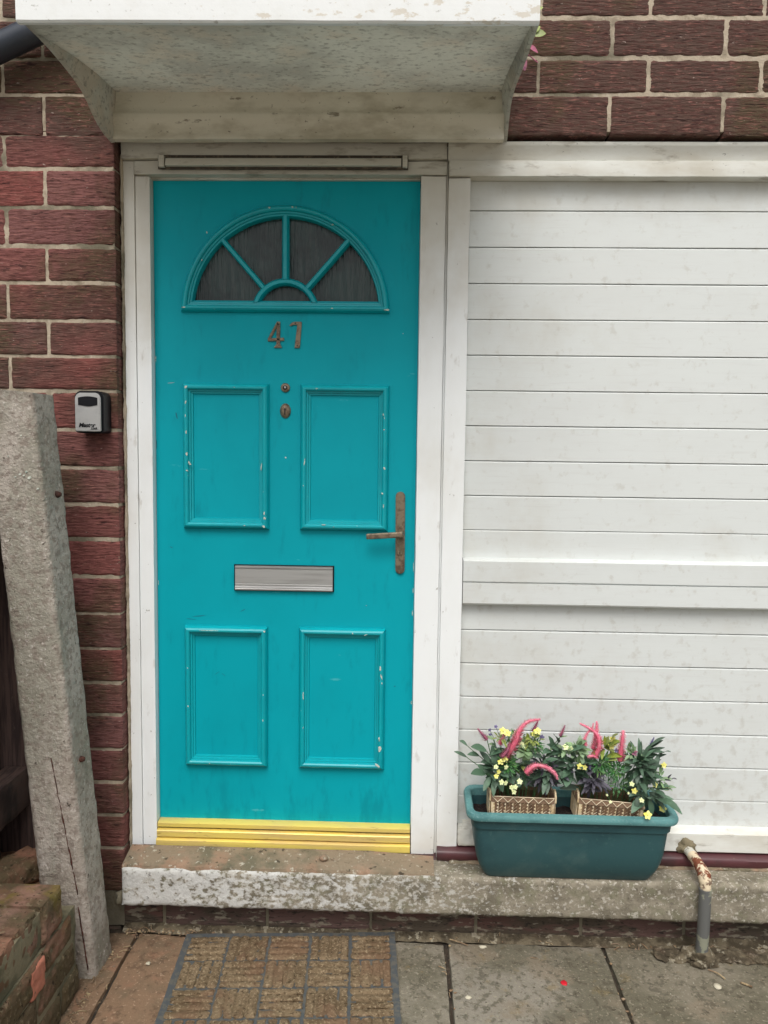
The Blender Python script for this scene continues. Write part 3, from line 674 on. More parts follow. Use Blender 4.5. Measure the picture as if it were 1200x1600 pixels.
# cut the opening of the 4 with a teal inset lying just in the numeral's face is avoided: build the 4 from strokes
b = NB()
def stroke(b, pts, w_):
    for (xa, za), (xb, zb) in zip(pts, pts[1:]):
        d = Vector((xb-xa, zb-za)); n_ = Vector((-d.y, d.x)).normalized()*w_/2
        prism(b, [(xa-n_.x, za-n_.y), (xb-n_.x, zb-n_.y), (xb+n_.x, zb+n_.y), (xa+n_.x, za+n_.y)], NY0, NY1, .0012)
bb.free(); t.free()
stroke(b, [(.3290, 1.731), (.3285, 1.664)], .0105)
stroke(b, [(.3275, 1.7285), (.301, 1.6795)], .0075)
stroke(b, [(.2975, 1.6775), (.3420, 1.6795)], .0085)
prism(b, [(.3385, 1.676), (.346, 1.675), (.3455, 1.6845), (.3385, 1.683)], NY0-.0004, NY1, .001)
prism(b, [(.3245, 1.667), (.3335, 1.667), (.3395, 1.6545), (.3155, 1.6545)], NY0-.0004, NY1, .001)
four = obj('number_four', b, M_bronze, dr)
b = NB()
prism(b, [(.3775, 1.6545), (.3930, 1.6545), (.3985, 1.7295), (.3865, 1.7295)], NY0, NY1, .0012)
prism(b, [(.3655, 1.7185), (.3735, 1.722), (.3900, 1.722), (.3975, 1.731), (.3780, 1.731), (.3690, 1.728), (.3620, 1.7200)], NY0-.0004, NY1, .0012)
seven = obj('number_seven', b, M_bronze, dr)
for p_, pts in ((four, [(.329, 1.7225), (.3285, 1.6795)]), (seven, [(.3800, 1.7265), (.386, 1.661)])):
    for x, z in pts:
        b = NB(); tube(b, [(x, NY0-.0015, z), (x, NY0+.002, z)], .0022, 10); obj('screw', b, M_dark_metal, p_)
# spyhole
def disc(b, x, z, y0, y1, r, seg=24, rx=None, mi=0):
    rx = rx or r; t = NB()
    pr = [(1.0, y1), (1.0, y0+.3*(y1-y0)), (.86, y0), (.0, y0-.0005*0)]
    rg = [[t.verts.new((x+rx*s*math.cos(2*math.pi*k/seg), y, z+r*s*math.sin(2*math.pi*k/seg))) for k in range(seg)] for s, y in pr[:3]]
    for a, c in zip(rg, rg[1:]):
        for k in range(seg): t.faces.new((a[k], a[(k+1) % seg], c[(k+1) % seg], c[k]))
    t.faces.new(rg[-1]); return merge(b, t, mi)
b = NB(); disc(b, .350, 1.537, DY-.006, DY, .0135); disc(b, .350, 1.537, DY-.0075, DY-.0055, .0095); sp = obj('spyhole', b, M_bronze, dr, smooth=40)
b = NB(); disc(b, .350, 1.537, DY-.0090, DY-.007, .0070); obj('lens', b, M_dark_metal, sp, smooth=40)
b = NB(); disc(b, .350, 1.537, DY-.0098, DY-.0088, .0030); obj('lens_centre', b, M_silver, sp, smooth=40)
# cylinder cover
b = NB(); t = NB(); bmesh.ops.create_uvsphere(t, u_segments=28, v_segments=16, radius=1)
for v in t.verts: v.co = Vector((.350+v.co.x*.0165, DY-max(-.2, -v.co.y)*.012, 1.468+v.co.z*.0225))
merge(b, t); es_ = obj('keyhole_cover', b, M_bronze, dr, smooth=True)
b = NB(); disc(b, .350, 1.472, DY-.0135, DY-.010, .0035, rx=.0028); box(b, .3483, .3517, DY-.0130, DY-.009, 1.456, 1.470, .0006)
obj('keyhole', b, M_dark_metal, es_)
# letterbox
lb = NB()
LX0, LX1, LZ0, LZ1 = .1975, .4975, .9235, .9980
box(lb, LX0-.003, LX1+.003, DY-.005, DY, LZ0-.003, LZ1+.003, .001)
lbo = obj('letterbox', lb, M_black, dr)
b = NB()
loft_x(b, [(DY-.0055, LZ1), (DY-.0105, LZ1-.001), (DY-.0105, LZ1-.006), (DY-.0065, LZ1-.008), (DY-.0065, LZ1-.010), (DY-.009, LZ1-.011), (DY-.009, LZ0+.021), (DY-.0075, LZ0+.020), (DY-.0095, LZ0+.018),
    (DY-.0095, LZ0+.015), (DY-.0078, LZ0+.0140), (DY-.0105, LZ0+.012), (DY-.0115, LZ0+.008), (DY-.0105, LZ0+.006), (DY-.013, LZ0+.0035), (DY-.012, LZ0), (DY-.005, LZ0)], LX0+.001, LX1-.001, 1)
obj('letterbox_flap', b, M_silver, lbo)
# handle
def stadium(cx, z0, z1, r, tilt=0, n=10):
    pts = [(cx+r*math.cos(math.pi*k/n)+tilt, z1-r+r*math.sin(math.pi*k/n)) for k in range(n+1)]
    pts += [(cx-tilt+r*math.cos(math.pi+math.pi*k/n), z0+r+r*math.sin(math.pi+math.pi*k/n)) for k in range(n+1)]
    return pts
b = NB(); prism(b, stadium(.700, .981, 1.230, .0140, -.001), DY-.009, DY, .0025)
hd = obj('handle_plate', b, M_bronze, dr, smooth=35)
b = NB(); tube(b, [(.700, DY-.008, 1.1035), (.700, DY-.030, 1.1035), (.700, DY-.040, 1.1035)], [.0115, .0105, .0100], 20)
t = NB(); box(t, -.100, .009, -.0055, .0055, -.0085, .0085, .004, 3)
merge(b, t, 0, T((.699, DY-.040, 1.1035)) @ Matrix.Rotation(R(-4.0), 4, 'Y'))
obj('lever', b, M_bronze, hd, smooth=45)
b = NB(); disc(b, .700, 1.045, DY-.013, DY-.008, .0080); box(b, .697, .703, DY-.0125, DY-.008, 1.024, 1.043, .001); obj('lock_cylinder', b, M_bronze, hd, smooth=40)
b = NB(); box(b, .6990, .7012, DY-.0137, DY-.012, 1.0405, 1.0495); obj('keyhole', b, M_dark_metal, hd)
# brass weather bar on the door foot + threshold
b = NB(); loft_x(b, [(DY, .1925), (-.010, .1905), (-.014, .188), (-.014, .1765), (-.008, .1745), (DY, .1745)], -.0425, .7435, 40, wob=.0005)
obj('weather_bar', b, M_brass, dr, smooth=35)
th = thing('brass_threshold', (.35, -.01, .115), 'yellow brass threshold strip with ridges under the turquoise door', 'threshold')
b = NB(); box(b, -.043, .7435, -.006, .04, .116, .1735, .0008); obj('backing', b, M_dark_metal, th)
b = NB(); loft_x(b, [(-.006, .1705), (-.0185, .1680), (-.0205, .1655), (-.0205, .1480), (-.016, .1465), (-.006, .1465)], -.043, .7435, 60, wob=.0008)
obj('ridge', b, M_brass, th, smooth=35)
b = NB(); loft_x(b, [(-.006, .1435), (-.0240, .1415), (-.0275, .139), (-.0280, .120), (-.025, .1165), (-.006, .1165)], -.0435, .744, 60, wob=.0008)
obj('ridge', b, M_brass, th, smooth=35)

# ------------------------------------------------------------------ canopy over the door
cp = thing('door_canopy', (.42, -.065, 2.212), 'weathered white moulded canopy jutting out over the front door', 'canopy')
XL, XR, YFc = -.135, .982, -.60
b = NB()
rows = []
for i in range(81):
    x = XL+(XR-XL)*i/80
    rows.append([b.verts.new((x, y, z+.0012*nz(x*8, y*8, 1)+(.006*(x-XL)/(XR-XL)*-1))) for y, z in ((YFc+.018, 2.262), (YFc+.004, 2.2595), (YFc, 2.2635), (YFc-.001, 2.33), (YFc+.002, 2.410), (YFc+.010, 2.424), (YFc+.03, 2.430), (-.30, 2.455), (-.066, 2.475))])
for a, c in zip(rows, rows[1:]):
    for k in range(8): b.faces.new((a[k], a[k+1], c[k+1], c[k])).material_index = int(k > 4)
obj('shell', b, [M_canopy_face, M_canopy_top], cp, smooth=40)
b = NB(); rows = []
prof = [(YFc+.017, 2.2640), (-.56, 2.2700), (-.50, 2.281), (-.42, 2.296), (-.34, 2.311), (-.26, 2.324), (-.19, 2.334), (-.13, 2.341), (-.098, 2.344), (-.088, 2.342)]
for i in range(91):
    x = XL+.008+(XR-XL-.016)*i/90
    # the soffit turns down in a soft cove at both ends
    e = min(x-XL-.008, XR-.008-x); 
    rows.append([b.verts.new((x, y, z-.0005+.0015*nz(x*7, y*7, 3))) for y, z in prof])
for a, c in zip(rows, rows[1:]):
    for k in range(len(prof)-1): b.faces.new((a[k], a[k+1], c[k+1], c[k]))
for a, c in zip(rows, rows[1:]):       # upper skin, giving the soffit thickness
    pass
obj('soffit', b, M_canopy, cp, smooth=50)
b = NB()
prof = [(-.088, 2.352), (-.090, 2.335), (-.0885, 2.305), (-.090, 2.290), (-.0985, 2.283), (-.100, 2.277), (-.094, 2.262), (-.086, 2.248), (-.085, 2.232), (-.090, 2.223), (-.088, 2.217), (-.064, 2.217), (-.064, 2.352)]
loft_x(b, prof, XL+.012, XR-.010, 90, wob=.0022)
bd = obj('back_board', b, M_canopy_back, cp, smooth=50)
for x, z in ((.412, 2.322), (.808, 2.320), (.02, 2.322)):
    b = NB(); disc(b, x, z, -.0935, -.087, .0085); box(b, x-.0065, x+.0065, -.0941, -.0930, z-.0008, z+.0008, mtx=T((x, 0, z)) @ Matrix.Rotation(.7, 4, 'Y') @ T((-x, 0, -z)))
    obj('screw', b, M_canopy_back, bd, smooth=40)
def flange(x_out, sgn, low):
    b = NB(); top = {y: z for y, z in ()}
    n = len(low); F_, Bk = [], []
    for (y, z, th_) in low:
        zt = 2.30+(y-YFc)*.08
        F_.append([b.verts.new((x_out, y, z)), b.verts.new((x_out+sgn*th_, y, z+.002)), b.verts.new((x_out+sgn*(th_+.012), y, max(z+.02, zt))), b.verts.new((x_out, y, zt+.115+max(0, (y+.57))*.05))])
    for a, c in zip(F_, F_[1:]):
        for k in range(4): b.faces.new((a[k], a[(k+1) % 4], c[(k+1) % 4], c[k]))
    b.faces.new(F_[0]); b.faces.new(F_[-1])
    obj('side_flange', b, M_canopy, cp, smooth=40)
flange(XL-.0005, 1, [(YFc+.004, 2.2625, .010), (-.56, 2.274, .011), (-.50, 2.2785, .012), (-.44, 2.280, .012), (-.38, 2.2785, .012), (-.32, 2.275, .012), (-.27, 2.268, .012), (-.235, 2.256, .012), (-.205, 2.240, .012), (-.165, 2.224, .012), (-.12, 2.2155, .012), (-.066, 2.214, .012)])
flange(XR+.0005, -1, [(YFc+.004, 2.2565, .008), (-.52, 2.262, .009), (-.44, 2.268, .009), (-.36, 2.276, .009), (-.28, 2.286, .009), (-.22, 2.293, .009), (-.175, 2.292, .009), (-.145, 2.284, .009), (-.115, 2.262, .009), (-.095, 2.238, .009), (-.080, 2.220, .009), (-.066, 2.216, .009)])

# ------------------------------------------------------------------ rain pipe
b = NB(); tube(b, spline([(-.95, -.13, .3), (-.95, -.13, 1.9), (-.94, -.13, 2.17), (-.86, -.128, 2.255), (-.6, -.125, 2.365), (-.2, -.12, 2.545), (.05, -.12, 2.66), (.12, -.12, 2.76), (.125, -.12, 3.9)], 10), .036, 24)
dp = obj('drainpipe', b, M_pipe_black, None, smooth=True, label='black plastic rainwater pipe slanting behind the left end of the canopy', cat='drainpipe')
# weed on the canopy
wd = thing('weed', (1.0, -.10, 2.46), 'small weed with green and reddish leaves poking out by the right end of the canopy', 'plant')
def leaf_mesh(b, p, d, up_, L_, w_, bend=.25, mi=0, nseg=6, fold=.15):
    p = Vector(p); d = Vector(d).normalized(); s = d.cross(Vector(up_)).normalized(); n_ = s.cross(d).normalized(); rows = []
    for i in range(nseg+1):
        t_ = i/nseg; ww = w_*.5*max(.02, math.sin(math.pi*min(1, t_*.93+.05))**.8); c = p+d*L_*t_-n_*bend*L_*t_*t_
        rows.append((b.verts.new(c-s*ww+n_*ww*fold*2), b.verts.new(c), b.verts.new(c+s*ww+n_*ww*fold*2)))
    for a, c in zip(rows, rows[1:]):
        for k in range(2):
            f = b.faces.new((a[k], a[k+1], c[k+1], c[k])); f.material_index = mi
b = NB(); tube(b, spline([(1.000, -.08, 2.40), (1.03, -.10, 2.45), (1.045, -.11, 2.50), (1.035, -.12, 2.56)], 4), .0014, 6); tube(b, [(1.025, -.1, 2.44), (1.055, -.12, 2.405)], .0014, 6)
obj('stem', b, M_mauve, wd)
b = NB()
for p, d, L_, w_, mi in (((1.040, -.12, 2.475), (1, -.2, .25), .034, .026, 0), ((1.035, -.12, 2.535), (.8, -.4, .3), .030, .018, 0), ((1.025, -.12, 2.45), (1, -.1, -.5), .034, .014, 1), ((1.010, -.12, 2.42), (.3, -.2, -.9), .036, .020, 1), ((1.04, -.12, 2.48), (.6, -.2, .7), .026, .016, 0)):
    leaf_mesh(b, p, d, (0, -1, .3), L_, w_, mi=mi)
obj('leaves', b, [M_leaf_lime, M_mauve], wd, smooth=True)

# ------------------------------------------------------------------ key safe
ks = thing('key_safe', (-.186, -.09, 1.39), 'small black key safe with silver face screwed to the bricks left of the door', 'key safe')
KX0, KX1, KZ0, KZ1 = -.2275, -.1500, 1.3925, 1.513
def rrect(x0, x1, z0, z1, rt_, rb, n=6, arch=0):
    pts = []
    for (cx, cz, r, a0) in ((x1-rt_, z1-rt_, rt_, 0), (x0+rt_, z1-rt_, rt_, 90), (x0+rb, z0+rb, rb, 180), (x1-rb, z0+rb, rb, 270)):
        for k in range(n+1):
            a = R(a0+90*k/n); x = cx+r*math.cos(a); z = cz+r*math.sin(a)
            z += arch*(1-((x-(x0+x1)/2)/((x1-x0)/2))**2) if a0 in (0, 90) else 0
            pts.append((x, z))
    return pts
b = NB(); prism(b, rrect(KX0-.003, KX1+.002, KZ0, KZ1-.004, .016, .010, arch=.004), -.128, -.066, .006); obj('case', b, M_black, ks, smooth=40)
b = NB(); prism(b, rrect(KX0+.001, KX1-.003, KZ0+.004, KZ1-.010, .015, .006, arch=.004), -.1325, -.1275, .002); face = obj('face_plate', b, M_safe, ks, smooth=40)
b = NB()
wz = [(x, 1.4690-.002*math.cos((x-KX0-.04)*110)) for x in [KX0+.011+i*.0055 for i in range(11)]]
tz = [(x, 1.4915+.004*(1-((x-KX0-.0385)/.0275)**2)) for x in [KX0+.066-i*.0055 for i in range(11)]]
prism(b, wz+tz, -.1345, -.132, .0005); obj('dial_window', b, M_black, face)
def text(s, x, z, y, size, parent, m, shear=0, off=0):
    cu = bpy.data.curves.new('lettering', 'FONT'); cu.body = s; cu.size = size; cu.extrude = .0003; cu.shear = shear; cu.offset = off
    o = bpy.data.objects.new('tmp', cu); C.objects.link(o)
    dg = bpy.context.evaluated_depsgraph_get(); me = bpy.data.meshes.new_from_object(o.evaluated_get(dg))
    bpy.data.objects.remove(o); t = bmesh.new(); t.from_mesh(me); bpy.data.meshes.remove(me)
    b = NB(); merge(b, t, 0, T((x, y, z)) @ Matrix.Rotation(R(90), 4, 'X')); return b
b = text('Master', KX0+.0115, KZ0+.0165, -.1330, .0165, face, M_black, .25, .0006)
t = text('Lock', KX0+.047, KZ0+.0105, -.1330, .0085, face, M_black, .25, .0003); merge(b, t)
box(b, KX0+.044, KX0+.068, -.1332, -.1326, KZ0+.0095, KZ0+.0100)
obj('lettering', b, M_black, face)

# ------------------------------------------------------------------ leaning concrete post
ps = thing('concrete_post', (-.19, -.24, -.12), 'leaning square concrete fence post with a rust crack, left of the door', 'post')
PB, PT = Vector((-.124, -.302, -.16)), Vector((-.2375, -.362, 1.492))       # front right edge, foot and top
PW, PD = .130, .122
def postp(u, v, h):      # u 0..1 from right edge to left, v 0..1 from front to back, h height 0..1
    e = PB.lerp(PT, h); return Vector((e.x-PW*u+.004*v, e.y+PD*v, e.z+(.010*u if h > .9 else 0)))
b = NB(); nH, nU = 150, 12
per = []
for k in range(nU): per.append((k/nU, 0))
for k in range(nU): per.append((1, k/nU))
for k in range(nU): per.append((1-k/nU, 1))
for k in range(nU): per.append((0, 1-k/nU))
rings = []
cxy = lambda u, v: Vector((-(u-.5), v-.5, 0))
for j in range(nH+1):
    h = j/nH; rg = []
    for (u, v) in per:
        p = postp(u, v, h); d = Vector((.5-u, v-.5, 0)); corner = (u in (0, 1)) and (v in (0, 1))
        a = .0018*nz(p.x*25, p.y*25, p.z*25)+.0012*nz(p.x*90, p.y*90, p.z*90)
        if corner: a -= .004+.004*max(0, nz(p.x*30, 7, p.z*30))+(.003*abs(nz(3, 3, p.z*60)) if u == 1 else 0)
        rg.append(b.verts.new(p+d.normalized()*a*1.4+(Vector((0, 0, -.003)) if j == nH else Vector())))
    rings.append(rg)
for r0, r1 in zip(rings, rings[1:]):
    n = len(r0)
    for k in range(n): b.faces.new((r0[k], r0[(k+1) % n], r1[(k+1) % n], r1[k]))
b.faces.new(rings[-1]); b.faces.new(rings[0])
# splashes of white paint on the front
for (u, h, s_) in ((.30, .930, .004), (.40, .872, .005), (.33, .870, .004), (.22, .867, .008), (.27, .876, .004), (.08, .850, .005), (.5, .868, .003), (.6, .9, .003)):
    p = postp(u, 0, h); chip(b, p.x, p.z, p.y-.0012, s_*1.4, s_, int(h*1000), .4)
shaft = obj('shaft', b, [M_conc, M_chip], ps, smooth=60)
def onpost(u, v, z):
    h = (z-PB.z)/(PT.z-PB.z); return postp(u, v, h)
for v, z in ((.62, 1.225), (.42, .497)):
    p = onpost(0, v, z); b = NB(); tube(b, [p+Vector((-.004, 0, 0)), p+Vector((.004, 0, 0)), p+Vector((.011, -.001, 0))], [.0095, .0085, .0055], 14, jit=.08)
    obj('bolt', b, M_rust_dark, ps, smooth=True)
b = NB(); pts = []
for i in range(34):
    z = .520-.39*i/33; p = onpost(.42-.25*i/33+.02*nz(z*30, 1, 1), 0, z); pts.append(p+Vector((0, .0008, 0)))
tube(b, pts, [.0016+.0022*abs(nz(i*.7, 2, 2)) for i in range(34)], 8)
pts = [onpost(.19-.07*i/18, 0, .095-.20*i/18)+Vector((0, .0008, 0)) for i in range(19)]
tube(b, pts, [.002+.0025*abs(nz(i*.9, 5, 2)) for i in range(19)], 8)
obj('reinforcing_bar', b, M_rust_dark, ps, smooth=True)

# ------------------------------------------------------------------ timber fence beyond the post
fe = thing('timber_fence', (-.47, -.7, -.1), 'dark brown stained timber fence behind the leaning concrete post', 'fence')
for k in range(9):
    y1 = -.135-.125*k
    b = NB(); rough_box(b, -.492, -.472, y1-.100, y1, -.08, 1.42, step=.05, amp=.001, bev=.002, seed=k); obj('picket', b, M_wood, fe, smooth=50)
b = NB(); rough_box(b, -.535, -.512, -1.4, -.055, -.08, 1.42, step=.1, amp=.001, bev=.002); obj('dark_gap_boards', b, M_wood, fe, smooth=50)  # added dark boards, so the gaps between pickets read black
b = NB(); rough_box(b, -.50, -.355, -.105, -.0665, -.10, 1.30, step=.05, amp=.001, bev=.003); obj('dark_gap_filler', b, M_wood, fe, smooth=50)  # added dark board that blackens the gap between fence and house wall
for z in (.27, 1.10):
    b = NB(); t = NB(); rough_box(t, -.471, -.395, -1.4, -.106, z+.008, z+.133, step=.02, amp=.0025, fr=12, bev=.004, seed=int(z*9)); merge(b, t)
    obj('rail', b, M_wood, fe, smooth=50)
# ------------------------------------------------------------------ low garden wall
gw = thing('low_garden_wall', (-.25, -.8, -.12), 'low crumbling brick garden wall with mossy top, beside the concrete post', 'garden wall')
b = NB(); WX = -.150
RZ = lambda a: Matrix.Rotation(R(a), 4, 'Z')
cs = [(-.120, -.045, -.345, 2), (-.035, .040, -.360, 0), (.050, .122, -.375, 1), (.134, .232, -.432, 3)]
pinks = NB()
rnd = random.Random(5)
for ci, (z0, z1, yend, ph) in enumerate(cs):
    y = yend
    top = ci == 3
    first = True
    while y > -2.6:
        L_ = (.108 if top else .215); 
        if first and ph == 2: L_ = .105
        if first and ph == 1 and not top: L_ = .16
        first = False
        yy = y-L_
        off = rnd.uniform(-.003, .003)
        if top: off += {-.432: .0}.get(round(y, 3), rnd.choice([-.010, .004, -.004, .006]))
        # outward face looks to +X: brick local -Y -> +X
        m = T((WX+off, (y+yy)/2, (z0+z1)/2)) @ RZ(90) @ Matrix.Rotation(rnd.uniform(-.02, .02), 4, 'Y')
        tgt = pinks if (ci == 2 and -.56 < (y+yy)/2 < -.50) else b
        brick(b, L_-.010, z1-z0, .222 if top else .215, m, nx=14, nzv=8, amp=.004, seed=rnd.randint(0, 900), edge=.005, streak=False)
        y = yy
gb = obj('bricks', b, M_garden_brick, gw, smooth=60)
pinks.free()
b = NB(); rough_box(b, WX-.012, WX+.0045, -.614, -.546, .042, .118, step=.005, amp=.0028, fr=50, bev=.003, seed=6)
obj('spalled_face', b, M_pink_brick, gw, smooth=60)
b = NB(); rough_box(b, WX-.21, WX-.006, -2.6, -.35, -.13, .126, step=.03, amp=.003, fr=30, bev=.002)
rough_box(b, WX-.20, WX-.010, -2.6, -.44, .126, .222, step=.02, amp=.003, fr=40, bev=.002)
obj('mortar', b, M_old_mortar, gw, smooth=60)
b = NB(); t = NB(); rough_box(t, -.11, .11, -.05, .05, 0, .065, step=.012, amp=.006, fr=30, bev=.006, seed=8)
merge(b, t, 0, T((-.375, -.30, .135)) @ RZ(62))
obj('loose_brick', b, M_garden_brick, None, smooth=60, label='loose weathered brick lying behind the end of the low wall', cat='brick')
b = NB(); rough_box(b, -.50, -.27, -.33, -.09, -.13, .134, step=.03, amp=.006, fr=20, bev=.006, seed=3); obj('rubble_base', b, M_garden_brick, gw, smooth=60)

# ------------------------------------------------------------------ overflow pipe
pp = thing('waste_pipe', (1.593, -.15, -.12), 'rusty bent overflow pipe joined to a grey downpipe right of the planter', 'pipe')
b = NB(); tube(b, spline([(1.584, -.028, .160), (1.588, -.075, .158), (1.591, -.120, .153), (1.593, -.148, .141), (1.5935, -.158, .120), (1.5935, -.1585, .100)], 7), [.0150+.0035*math.exp(-((i-21)/6)**2)+.0006*math.sin(i*1.3) for i in range(36)], 18, jit=.02)
for f in b.faces:
    if f.calc_center_median().y > -.07: f.material_index = 1
obj('elbow', b, [M_rust, M_rust_white], pp, smooth=True)
b = NB(); tube(b, [(1.5935, -.1585, .107), (1.5935, -.1585, .0), (1.5945, -.1500, -.088)], [.0172, .0172, .0175], 24)
tube(b, [(1.5935, -.1585, .110), (1.5935, -.1585, .104)], [.0182, .0182], 24)
obj('downpipe', b, M_grey_pipe, pp, smooth=50)
b = NB(); blob(b, (1.583, -.036, .170), (.026, .010, .022), 9, sub=3, jit=.4); obj('cement_collar', b, M_old_mortar, pp, smooth=True)
b = NB()
for q in range(16): blob(b, (1.50+.028*q, -.125+.012*nz(q, 1, 1), -.115), (.034, .030+.014*nz(q, 4, 1), .013+.006*nz(q, 2, 2)), q, 0, 3, .35)
blob(b, (1.594, -.142, -.108), (.050, .038, .026), 4, 0, 3, .35); blob(b, (1.565, -.135, -.108), (.03, .03, .022), 7, 0, 3, .35)
for v in b.verts:
    v.co += Vector((.003*nz(v.co.x*90, v.co.y*90, v.co.z*90), .004*nz(v.co.x*70, v.co.y*90, 5), .004*nz(v.co.x*110, v.co.y*110, 2)))
obj('mortar_mound', b, M_skirt, pp)

# ------------------------------------------------------------------ planter
pl = thing('trough_planter', (1.205, -.1, .108), 'dark green plastic trough planter with faded rim standing on the ledge', 'planter')
def rr(x0, x1, y0, y1, r, z, n=6):
    pts = []
    for (cx, cy, a0) in ((x1-r, y1-r, 0), (x0+r, y1-r, 90), (x0+r, y0+r, 180), (x1-r, y0+r, 270)):
        for k in range(n+1):
            a = R(a0+90*k/n); pts.append((cx+r*math.cos(a), cy+r*math.sin(a), z))
    return pts
def shell(b, levels, capb=True, capt=False):
    rg = [[b.verts.new(p) for p in L_] for L_ in levels]; n = len(rg[0])
    for a, c in zip(rg, rg[1:]):
        for k in range(n): b.faces.new((a[k], a[(k+1) % n], c[(k+1) % n], c[k]))
    if capb: b.faces.new(rg[0])
    if capt: b.faces.new(rg[-1])
    return b
b = NB()
lv = []
for z, e in ((.108, 0), (.111, .003), (.128, .0125), (.148, .0215), (.17, .0285), (.20, .0345), (.23, .0380), (.262, .0410), (.272, .042), (.2725, .047), (.300, .0495), (.318, .0505)):
    lv.append(rr(.968-e*1.02, 1.444+e*1.02, -.122-e*.98, -.050+e*.55, .018+e*.25, z))
lv += [rr(.922, 1.490, -.167, -.026, .026, .318), rr(.932, 1.480, -.157, -.034, .024, .27)]
shell(b, lv, True, True)
def sag(b):
    for v in b.verts: v.co.z += max(0, v.co.y+.186)*.085*max(0, v.co.z-.2)/.12
sag(b)
obj('trough', b, M_planter, pl, smooth=35)
b = NB()
shell(b, [rr(.918, 1.494, -.171, -.022, .026, .306), rr(.905, 1.5075, -.1845, -.012, .036, .304), rr(.9035, 1.509, -.186, -.0105, .036, .309), rr(.9035, 1.509, -.186, -.0105, .036, .316), rr(.906, 1.5065, -.1835, -.013, .034, .3215),
          rr(.921, 1.4915, -.1685, -.026, .024, .3225), rr(.925, 1.4875, -.165, -.029, .022, .3195), rr(.926, 1.4865, -.164, -.030, .022, .300)], False)
sag(b)
obj('rim', b, M_planter_rim, pl, smooth=35)
b = NB(); rows = []
for j in range(15):
    rows.append([b.verts.new((.929+i*.555/60, -.160+j*.126/14, .284+.012*nz(i*.4, j*.4, 0)+.006*nz(i*1.3, j*1.3, 5))) for i in range(61)])
for a, c in zip(rows, rows[1:]):
    for i in range(60): b.faces.new((a[i], a[i+1], c[i+1], c[i]))
obj('compost', b, M_compost, pl, smooth=True)

